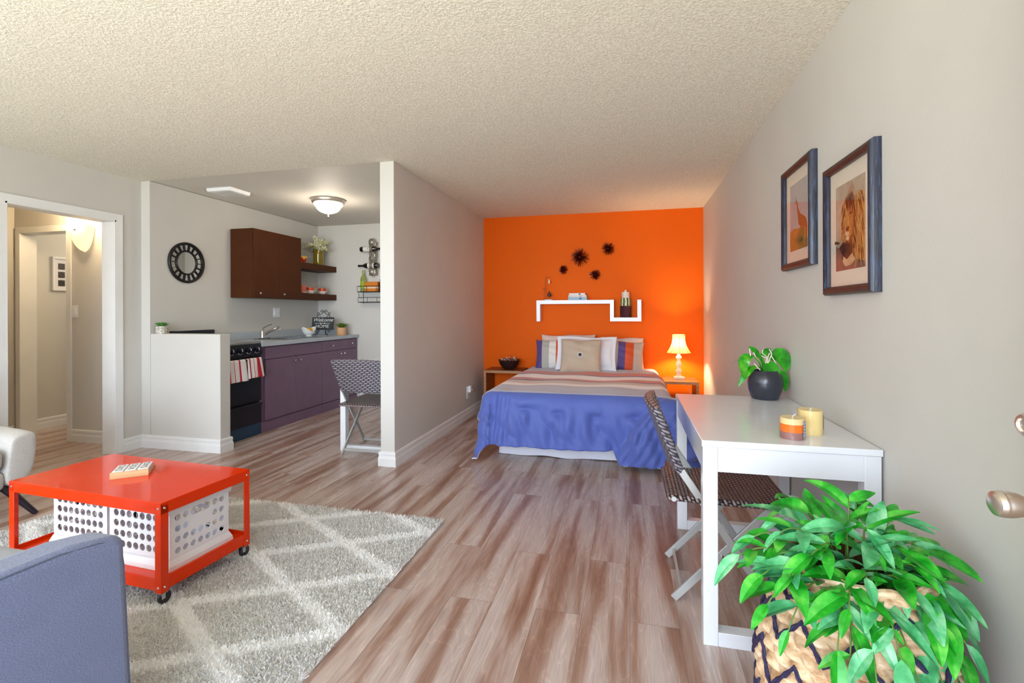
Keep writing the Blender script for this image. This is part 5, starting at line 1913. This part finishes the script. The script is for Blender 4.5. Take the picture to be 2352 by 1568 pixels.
def blotch(name, c1, c2, scale=18, stretch=(1, 1, 1)):
    N = NT(name)
    n1 = N.noise(N.coord(scale=stretch), scale, 5, 0.7, 0.8)
    N.set(Base_Color=N.ramp(n1, [(0.32, lin(c1)), (0.68, lin(c2))]), Roughness=0.55)
    return N.m


def picture(label, y0, y1, z0, z1, art, mt):
    """hangs on the right wall, faces -x"""
    yc, zc = (y0 + y1) / 2, (z0 + z1) / 2
    t = thing('picture_frame', label, 'picture', (XR, yc, zc), 0, 'framed animal pictures on the long wall')
    w, h = (y1 - y0) / 2, (z1 - z0) / 2
    fw, fd = 0.034, 0.036

    def prof(a):          # (inset from outer edge, depth from wall)
        return [(0.0, 0.0), (0.0, 0.024), (0.006, 0.033), (0.014, fd), (0.024, 0.034), (fw, 0.026), (fw, 0.0)][a]
    for sgn in (-1, 1):
        mb = MB()
        vs = []
        for zz in (-1, 1):
            for q in range(7):
                i, d = prof(q)
                vs.append((-d, sgn * (w - i), zz * (h - i)))
        mb.add(vs, [(q, (q + 1) % 7, 7 + (q + 1) % 7, 7 + q) for q in range(7)])
        mb.build('side_moulding', frame_m, t, smooth=50)
        mb = MB()
        vs = []
        for yy in (-1, 1):
            for q in range(7):
                i, d = prof(q)
                vs.append((-d, yy * (w - i), sgn * (h - i)))
        mb.add(vs, [(q, (q + 1) % 7, 7 + (q + 1) % 7, 7 + q) for q in range(7)])
        mb.build('end_moulding', frame_h, t, smooth=50)
    MB().box(-0.012, -0.001, -w + fw - 0.003, w - fw + 0.003, -h + fw - 0.003, h - fw + 0.003).build('mat_board', plain('cream_mat_board', (232, 222, 206), 0.8, var=0.01), t, smooth=0)
    pw, ph = mt
    pr = MB().box(-0.0135, -0.012, -pw / 2, pw / 2, -ph / 2, ph / 2).build('print', art[0], t, smooth=0)
    for k, (poly, m_) in enumerate(art[1]):
        if callable(poly):
            mb = MB()
            for q in poly():
                mb.prism([(pw / 2 - a * pw, -ph / 2 + b * ph) for a, b in q], -0.0136 - 0.00025 * (k + 1), -0.0135, 'yz')
            mb.build('brush_strands', m_, pr, smooth=0, weld=False)
            continue
        pts = [(pw / 2 - a * pw, -ph / 2 + b * ph) for a, b in poly]
        MB().prism(pts, -0.0136 - 0.00025 * (k + 1), -0.0135, 'yz').build('printed_shape', m_, pr, smooth=0)
    mb = MB()
    mb.box(-0.022, -0.0195, -w + fw - 0.002, w - fw + 0.002, -h + fw - 0.002, h - fw + 0.002)
    mb.build('glass_pane', M['glass'], t, smooth=0)
    return t


def ell(cx, cy, rx, ry, n=20, a0=0):
    return [(cx + rx * math.cos(2 * PI * k / n + a0), cy + ry * math.sin(2 * PI * k / n + a0)) for k in range(n)]


gir = blotch('giraffe_coat', (126, 62, 26), (168, 98, 52), 90)
giraffe = [
    ([(0, 0), (1, 0), (1, 0.31), (0.8, 0.33), (0.5, 0.31), (0.2, 0.33), (0, 0.30)], blotch('dry_grass', (150, 92, 34), (196, 142, 70), 25)),
    ([(0.30, 0.70), (0.36, 0.735), (0.385, 0.80), (0.40, 0.745), (0.44, 0.72), (0.50, 0.61), (0.60, 0.52), (0.76, 0.47), (0.93, 0.41), (0.99, 0.33), (0.97, 0.15), (0.93, 0.15), (0.92, 0.28), (0.84, 0.30), (0.80, 0.14), (0.76, 0.14), (0.77, 0.30), (0.68, 0.31), (0.64, 0.18), (0.60, 0.18), (0.62, 0.33), (0.52, 0.36), (0.47, 0.50), (0.43, 0.62), (0.39, 0.69)], gir),
    (ell(0.66, 0.20, 0.17, 0.10, 14), blotch('scrub_bush', (78, 88, 46), (120, 116, 62), 40)),
    (ell(0.52, 0.16, 0.12, 0.07, 12), blotch('scrub_bush_low', (92, 96, 50), (132, 122, 66), 40)),
]
picture('giraffe print in a weathered dark frame, farther of two on the long wall', 2.508, 2.95, 1.455, 1.99, (blotch('hazy_sky', (158, 164, 168), (182, 184, 186), 4), giraffe), (0.255, 0.345))
mane = blotch('lion_mane', (86, 42, 16), (176, 104, 44), 20, (1, 2.2, 0.6))
light_mane = blotch('lion_light_mane', (164, 104, 50), (214, 166, 100), 22, (1, 2.6, 0.5))
face = blotch('lion_face', (160, 92, 38), (206, 142, 78), 22, (1, 1.6, 1))
dk = blotch('lion_dark', (50, 26, 26), (92, 48, 34), 30)
pale = blotch('lion_pale', (190, 146, 108), (226, 190, 156), 30)
def strands(seed, n, x0, x1, y0, y1, cx, cy, L):
    def gen():
        q = random.Random(seed)
        out = []
        for _ in range(n):
            a, b = q.uniform(x0, x1), q.uniform(y0, y1)
            dx, dy = (a - cx) * 0.5, min(-0.25, (b - cy))
            k = math.hypot(dx, dy)
            dx, dy = dx / k, dy / k
            l = L * q.uniform(0.6, 1.2)
            w = q.uniform(0.004, 0.011)
            e = (min(0.99, max(0.01, a + dx * l)), max(0.01, b + dy * l))
            out.append([(a - w, b), (a + w, b + 0.01), ((a + e[0]) / 2 + w * 1.4, (b + e[1]) / 2), e, ((a + e[0]) / 2 - w, (b + e[1]) / 2)])
        return out
    return gen


lion = [
    ([(0, 0), (1, 0), (1, 0.12), (0.6, 0.16), (0.3, 0.22), (0, 0.30)], blotch('shadow_ground', (118, 72, 70), (160, 110, 92), 18)),
    ([(0.42, 0.86), (0.60, 0.98), (0.66, 0.90), (0.62, 0.78), (0.46, 0.78)], blotch('mane_tuft', (150, 112, 90), (182, 140, 108), 26)),
    ([(0.60, 0.80), (0.84, 0.84), (1.0, 0.80), (1.0, 0.06), (0.72, 0.10), (0.58, 0.22)], light_mane),
    ([(0.26, 0.72), (0.36, 0.83), (0.56, 0.86), (0.72, 0.78), (0.78, 0.58), (0.74, 0.36), (0.66, 0.22), (0.46, 0.12), (0.32, 0.22), (0.22, 0.40), (0.22, 0.58)], mane),
    ([(0.38, 0.74), (0.56, 0.78), (0.66, 0.66), (0.62, 0.48), (0.56, 0.38), (0.42, 0.36), (0.33, 0.44), (0.32, 0.62)], face),
    (strands(3, 60, 0.58, 0.95, 0.2, 0.82, 0.5, 0.9, 0.16), mane), (strands(4, 50, 0.60, 0.97, 0.15, 0.8, 0.5, 0.9, 0.15), light_mane),
    (strands(5, 34, 0.25, 0.40, 0.3, 0.78, 0.5, 0.9, 0.13), light_mane), (strands(6, 26, 0.26, 0.66, 0.14, 0.36, 0.5, 0.9, 0.10), dk), (strands(7, 24, 0.40, 0.66, 0.72, 0.86, 0.5, 0.9, 0.09), dk),
    (ell(0.56, 0.63, 0.035, 0.011, 12), dk), (ell(0.38, 0.62, 0.025, 0.010, 12), dk),
    ([(0.39, 0.475), (0.50, 0.485), (0.47, 0.44), (0.43, 0.435)], dk),
    (ell(0.43, 0.41, 0.06, 0.024, 14), pale),
    (ell(0.45, 0.355, 0.042, 0.026, 14), pale),
    ([(0.40, 0.64), (0.45, 0.66), (0.49, 0.62), (0.475, 0.50), (0.415, 0.50)], light_mane),
    ([(0.16, 0.27), (0.30, 0.32), (0.40, 0.31), (0.50, 0.30), (0.62, 0.24), (0.50, 0.15), (0.42, 0.12), (0.28, 0.17)], dk),
    ([(0.32, 0.16), (0.44, 0.115), (0.62, 0.17), (0.70, 0.10), (0.56, 0.045), (0.38, 0.04), (0.30, 0.09)], pale),
    ([(0.0, 0.36), (0.12, 0.34), (0.14, 0.32), (0.0, 0.325)], dk),
]
picture('lion print in a weathered dark frame, nearer of two on the long wall', 1.925, 2.362, 1.303, 1.842, (blotch('savanna_haze', (168, 146, 128), (196, 178, 154), 10), lion), (0.255, 0.345))

# ------------------------------------------------------------------ on the desk
t = thing('jar_candle', 'three-layer cream, orange and mauve candle in clear wrap on the desk', 'candle', (0.598, 2.022, DH), 0, 'candles on the desk')
mb = MB().lathe([(0.0, 0.0), (0.0415, 0.0), (0.0415, 0.027)], (0, 0, 0), 40, caps=False)
mb.build('mauve_wax', plain('mauve_wax', (150, 104, 100), 0.35, var=0.06, vscale=40), t)
MB().lathe([(0.0415, 0.027), (0.0415, 0.056)], (0, 0, 0), 40, caps=False).build('orange_wax', plain('orange_wax', (232, 112, 12), 0.35), t)
MB().lathe([(0.0415, 0.056), (0.0415, 0.076), (0.039, 0.078), (0.0, 0.074)], (0, 0, 0), 40, caps=False).build('cream_wax', plain('cream_wax', (232, 206, 150), 0.35), t)
MB().lathe([(0.0435, 0.0), (0.0437, 0.083), (0.0431, 0.0832)], (0, 0, 0), 48, caps=False).build('clear_wrap', M['glass'], t)
MB().tube([(0, 0, 0.073), (0.004, 0.002, 0.084), (0.012, 0.003, 0.088)], 0.0014, 6).build('wick', M['white_cotton'], t)


def label_band(r, z0, z1, a0, a1, n=10):
    return MB().grid(lambda u, v: (r * math.cos(a0 + (a1 - a0) * u), r * math.sin(a0 + (a1 - a0) * u), z0 + (z1 - z0) * v), n, 4)


N = NT('printed_grey_label')
wv = N.n('TexWave')
wv.bands_direction = 'Z'
wv.inputs['Scale'].default_value = 28
N.l(N.coord(), wv.inputs['Vector'])
N.set(Base_Color=N.ramp(wv.outputs['Fac'], [(0.0, lin((140, 150, 172))), (0.8, lin((120, 130, 158))), (0.93, lin((214, 214, 224)))]), Roughness=0.5)
label_band(0.0441, 0.006, 0.068, rad(-52), rad(-8)).build('label', N.m, t, recalc=False)
t = thing('pillar_candle', 'plain cream pillar candle on the desk, behind the layered one', 'candle', (0.688, 2.112, DH), 0, 'candles on the desk')
MB().lathe([(0.0, 0.0), (0.042, 0.0), (0.0435, 0.003), (0.0435, 0.092), (0.041, 0.094), (0.0, 0.09)], (0, 0, 0), 40, caps=False).build('wax', plain('cream_pillar_wax', (232, 206, 140), 0.28, var=0.03), t)
MB().lathe([(0.0446, 0.0), (0.0446, 0.098)], (0, 0, 0), 48, caps=False).build('clear_wrap', M['glass'], t)
label_band(0.0449, 0.02, 0.075, rad(-30), rad(0)).build('label', plain('dark_label', (110, 104, 96), 0.5), t, recalc=False)
MB().tube([(0, 0, 0.089), (0.003, -0.002, 0.1)], 0.0014, 6).build('wick', M['white_cotton'], t)


def leaf_curve(mb, p0, p1, p2, W, nrm, fold=0.18, n=10, blunt=0.75):
    """broad leaf along a quadratic curve"""
    p0, p1, p2, nrm = Vector(p0), Vector(p1), Vector(p2), Vector(nrm)
    vs, fs = [], []
    for i in range(n + 1):
        t_ = i / n
        p = p0 * (1 - t_) ** 2 + p1 * 2 * t_ * (1 - t_) + p2 * t_ * t_
        d = ((p1 - p0) * (1 - t_) + (p2 - p1) * t_).normalized()
        s = d.cross(nrm).normalized()
        nn = s.cross(d).normalized()
        w = W / 2 * (math.sin(PI * min(1, 0.03 + 0.965 * t_ ** 0.95)) ** blunt)
        for k in (-1, -0.5, 0, 0.5, 1):
            vs.append(p + s * (w * k) + nn * (abs(k) ** 1.5 * w * fold))
    for i in range(n):
        for k in range(4):
            fs.append((i * 5 + k, i * 5 + k + 1, (i + 1) * 5 + k + 1, (i + 1) * 5 + k))
    mb.add(vs, fs)


PX, PY = 0.722, 2.89
t = thing('potted_orchid', 'broad-leaved green plant in a dark round pot at the far end of the desk', 'potted plant', (PX, PY, DH))
MB().lathe([(0.0, 0.0), (0.062, 0.0), (0.068, 0.004), (0.083, 0.05), (0.089, 0.09), (0.083, 0.125), (0.07, 0.148), (0.064, 0.155), (0.06, 0.152), (0.07, 0.12), (0.0, 0.12)], (0, 0, 0), 40).build('pot', plain('dark_glazed_pot', (44, 46, 58), 0.3, var=0.12, coat=0.3), t)
rt, tw = Vector((0.972, 0.234, 0)), Vector((0.234, -0.972, 0))


def pp_(dx, dz, dn=0.0):
    return rt * dx + tw * dn + Vector((0, 0, 0.155 + dz))


K = 0.000241
spec = [  # base, bend, tip in picture-plane units, width, depth of tip
    ((-45, 280, -20), (-330, 420, -10), (-830, 110, 10), 110, (0, 0.3, 1)),
    ((-300, 320, 30), (-620, 330, 60), (-490, -190, 90), 250, (0.2, -0.8, 0.5)),
    ((-200, 90, 20), (-420, 60, 50), (-630, -370, 40), 170, (0.4, -0.3, 0.9)),
    ((-120, 270, -10), (-190, 450, -20), (-365, 530, -30), 150, (0.3, -0.9, 0.4)),
    ((-60, 290, -60), (40, 420, -60), (170, 480, -70), 150, (0, -0.9, 0.5)),
    ((110, 410, -50), (250, 450, -60), (450, 440, -60), 120, (0, 0.2, 1)),
    ((160, 390, 0), (420, 420, 60), (430, -40, 90), 350, (0.1, -0.9, 0.3)),
    ((20, 200, 60), (30, 120, 190), (120, -410, 250), 350, (0.1, -0.9, 0.4)),
    ((230, -30, 60), (400, -60, 120), (360, -460, 170), 240, (0.3, -0.9, 0.4)),
    ((140, 370, -30), (200, 300, -40), (230, 180, -40), 150, (0, -1, 0)),
]
mb = MB()
for b, c, e, w, nr in spec:
    leaf_curve(mb, pp_(b[0] * K, b[1] * K, b[2] * K), pp_(c[0] * K, c[1] * K, c[2] * K), pp_(e[0] * K, e[1] * K, e[2] * K), w * K, nr, 0.12)
    mb.tube([pp_(0.005 * (1 if b[0] > 0 else -1), -0.03), pp_(b[0] * K * 0.5, b[1] * K * 0.6, b[2] * K), pp_(b[0] * K, b[1] * K, b[2] * K)], 0.004, 6)
N = NT('orchid_leaf')
n1 = N.noise(N.coord(scale=(1, 1, 1)), 16, 3, 0.6)
N.set(Base_Color=N.ramp(n1, [(0.3, lin((14, 96, 10))), (0.55, lin((40, 150, 16))), (0.75, lin((110, 184, 40)))]), Roughness=0.28)
mb.build('leaves', N.m, t, recalc=False)
mb = MB()
for pts in (((-40, 110), (0, 310), (-110, 400), (-90, 470)), ((0, 110), (30, 340), (60, 390)), ((20, 160), (110, 370), (50, 480)), ((100, 330), (190, 180), (220, 110)), ((-370, 330), (-390, 500)), ((-260, 320), (-300, 410)), ((-150, 10), (-290, 160)), ((-120, 330), (0, 280))):
    mb.tube([pp_(a * K, b * K, 0.02) for a, b in pts], 0.0028, 6)
mb.build('white_roots', plain('aerial_roots', (228, 216, 196), 0.6), t)

# ------------------------------------------------------------------ basket plant in the near right corner
QX, QY = 0.575, 1.455
t = thing('basket_planter', 'leafy trailing plant in a bulging woven basket with dark zigzags in front of the desk', 'potted plant', (QX, QY, 0))


def br(z):
    pts = [(0.0, 0.165), (0.06, 0.195), (0.16, 0.222), (0.28, 0.226), (0.38, 0.212), (0.47, 0.185), (0.54, 0.163), (0.575, 0.157)]
    for (a, ra), (b, rb) in zip(pts, pts[1:]):
        if z <= b:
            f = (z - a) / (b - a)
            return ra + (rb - ra) * f
    return pts[-1][1]


RB = 19
NS = 24


def weave(u, v):
    z = 0.575 * v
    row = min(RB - 1, int(v * RB))
    f = v * RB - row
    a = 2 * PI * u
    ph = PI * (row % 2)
    b = math.sin(PI * f) ** 0.7
    s = 0.5 + 0.5 * math.cos(NS * a + ph + (f - 0.5) * 2.6)
    r = br(z) + b * (0.002 + 0.016 * s ** 0.6) - 0.007
    return (r * math.cos(a), r * math.sin(a), z + 0.003 * math.sin(NS * a * 0.5 + row))


N = NT('woven_water_hyacinth')
sepc = N.noise(N.coord(scale=(1, 1, 2.2)), 26, 3, 0.6)
f2 = N.noise(N.coord(scale=(1, 1, 3)), 160, 2, 0.6)
c = N.ramp(sepc, [(0.3, lin((184, 142, 102))), (0.5, lin((226, 190, 150))), (0.72, lin((246, 222, 190)))])
c = N.mix(0.3, c, N.ramp(f2, [(0.3, (0.6, 0.55, 0.5, 1)), (0.6, (1.1, 1.1, 1.1, 1))]), 'MULTIPLY')
N.set(Base_Color=c, Roughness=0.7)
MB().grid(weave, 420, RB * 7, True).build('basket', N.m, t, recalc=False, smooth=60)
MB().grid(lambda u, v: ((br(0.575 * v) - 0.012) * math.cos(2 * PI * u), (br(0.575 * v) - 0.012) * math.sin(2 * PI * u), 0.575 * v), 80, 20, True).lathe([(0.0, 0.01), (0.155, 0.01)], (0, 0, 0), 40, caps=False).build('inner_wall', plain('basket_inside', (120, 82, 56), 0.8, var=0.2, vscale=40), t)
mb = MB()
mb.tube([((br(0.575) - 0.004) * math.cos(2 * PI * k / 60), (br(0.575) - 0.004) * math.sin(2 * PI * k / 60), 0.577 + 0.003 * math.sin(k * 2.1)) for k in range(60)], 0.011, 8, closed=True)
mb.build('rim', N.m, t)
cord = plain('navy_cord', (44, 36, 70), 0.7, var=0.25, vscale=160)
for zc, amp in ((0.515, 0.022), (0.43, 0.034), (0.315, 0.045), (0.19, 0.045), (0.075, 0.035)):
    mb = MB()
    n = 11
    for strand in (0, 1):
        pts = []
        for k in range(n * 12):
            f = k / 12.0
            tri = abs((f % 1) * 2 - 1) * 2 - 1
            z = zc + amp * tri
            a = 2 * PI * k / (n * 12) + 0.35
            tws = k * 1.5 + strand * PI
            r = br(z) + 0.0105 + 0.0025 * math.cos(tws)
            pts.append((r * math.cos(a), r * math.sin(a), z + 0.0045 * math.sin(tws)))
        mb.tube(pts, 0.0042, 6, closed=True)
    mb.build('zigzag_cord', cord, t)
MB().lathe([(0.0, 0.44), (0.168, 0.43)], (0, 0, 0), 32, caps=False).build('moss', plain('dry_moss', (78, 66, 44), 0.95, var=0.4, vscale=60), t)

# trailing stems: (right, up, toward the viewer) of the tip, measured from the basket rim's centre
r = random.Random(21)
tips = [(0.03, 0.14, -0.06), (-0.1, 0.11, -0.09), (0.06, 0.10, 0.0), (-0.05, 0.10, 0.04), (-0.02, 0.08, 0.10), (0.0, 0.11, 0.05),
        (-0.31, 0.03, 0.02), (-0.25, 0.06, -0.02), (-0.20, 0.09, 0.02), (-0.28, -0.05, 0.10), (-0.22, 0.02, 0.10), (-0.17, -0.10, 0.19),
        (-0.11, -0.16, 0.23), (-0.05, -0.10, 0.22), (-0.02, -0.20, 0.25), (-0.13, -0.02, 0.17), (0.06, -0.04, 0.20), (0.11, -0.08, 0.20),
        (0.10, 0.12, 0.03), (0.15, 0.06, 0.04), (0.16, -0.01, 0.07), (0.165, 0.05, 0.06), (0.17, -0.09, 0.11), (0.12, -0.18, 0.17),
        (0.18, -0.03, 0.09), (0.14, -0.13, 0.15), (0.08, 0.04, 0.12), (-0.16, 0.06, 0.08), (0.06, 0.13, -0.07), (-0.08, 0.08, 0.02), (0.13, 0.0, 0.13), (0.04, 0.08, 0.03), (-0.12, 0.07, 0.06), (-0.17, 0.10, -0.04), (0.09, 0.06, 0.06), (-0.06, 0.03, 0.13), (0.02, 0.02, 0.15), (-0.24, -0.1, 0.12), (-0.15, -0.2, 0.2), (0.05, -0.18, 0.22), (0.1, -0.2, 0.2), (-0.2, 0.02, 0.0), (-0.27, 0.0, 0.06)]
stem, lv, lv2 = MB(), MB(), MB()
RZ = 0.575


def clampx(p):
    p.x = min(p.x, XR - QX - 0.012)
    return p


for k, (dx, dz, dn) in enumerate(tips):
    tip = rt * dx + tw * dn + Vector((0, 0, RZ + dz))
    tip = clampx(tip)
    hd = Vector((tip.x, tip.y, 0))
    b = hd * 0.18 + Vector((r.uniform(-0.03, 0.03), r.uniform(-0.03, 0.03), 0.45))
    top = max(RZ + 0.03, tip.z + 0.01) + 0.2 * hd.length
    mid = hd * 0.55 + Vector((0, 0, top))
    pts = []
    for i in range(13):
        f = i / 12
        pts.append(clampx(b * (1 - f) ** 2 + mid * 2 * f * (1 - f) + tip * f * f))
    stem.tube(pts, [0.0032 - 0.0016 * i / 12 for i in range(13)], 6)
    side = 1
    length = sum((pts[i + 1] - pts[i]).length for i in range(12))
    nl = max(5, int(length * 0.75 / 0.042))
    for q in range(nl):
        f = 0.36 + 0.64 * q / (nl - 1)
        i = min(11, int(f * 12))
        p = pts[i].lerp(pts[i + 1], f * 12 - i)
        d = (pts[i + 1] - pts[i]).normalized()
        s = d.cross(Vector((0, 0, 1)))
        s = s.normalized() if s.length > 0.05 else Vector((1, 0, 0))
        side = -side
        last = q == nl - 1
        dirv = d * (1.0 if last else 0.75) + s * (0 if last else side * r.uniform(0.5, 0.95)) + Vector((r.uniform(-.2, .2), r.uniform(-.2, .2), r.uniform(-0.15, 0.35)))
        L = r.uniform(0.07, 0.14) * (0.8 if last else 1)
        end = p + dirv.normalized() * L
        if end.x > XR - QX - 0.01:
            dirv.x = -abs(dirv.x) * 0.3
        add_leaf(lv if r.random() < 0.52 else lv2, p, dirv, (r.uniform(-.3, .3), -0.35 + r.uniform(-.3, .3), 1), L, L * r.uniform(0.30, 0.38), r.uniform(0.2, 1.0), 0.3, 8, 0.85)
lv.v = [(min(a, XR - QX - 0.004), b, c) for a, b, c in lv.v]
lv2.v = [(min(a, XR - QX - 0.004), b, c) for a, b, c in lv2.v]
stem.build('stems', plain('green_stem', (96, 130, 52), 0.5), t)
lv.build('foliage', leaf_mat('bright_leaf', (10, 108, 20), (40, 168, 40), (110, 204, 80), 0.3, 18), t, recalc=False)
lv2.build('foliage', leaf_mat('silvery_leaf', (36, 130, 70), (88, 182, 118), (160, 218, 170), 0.35, 18), t, recalc=False)
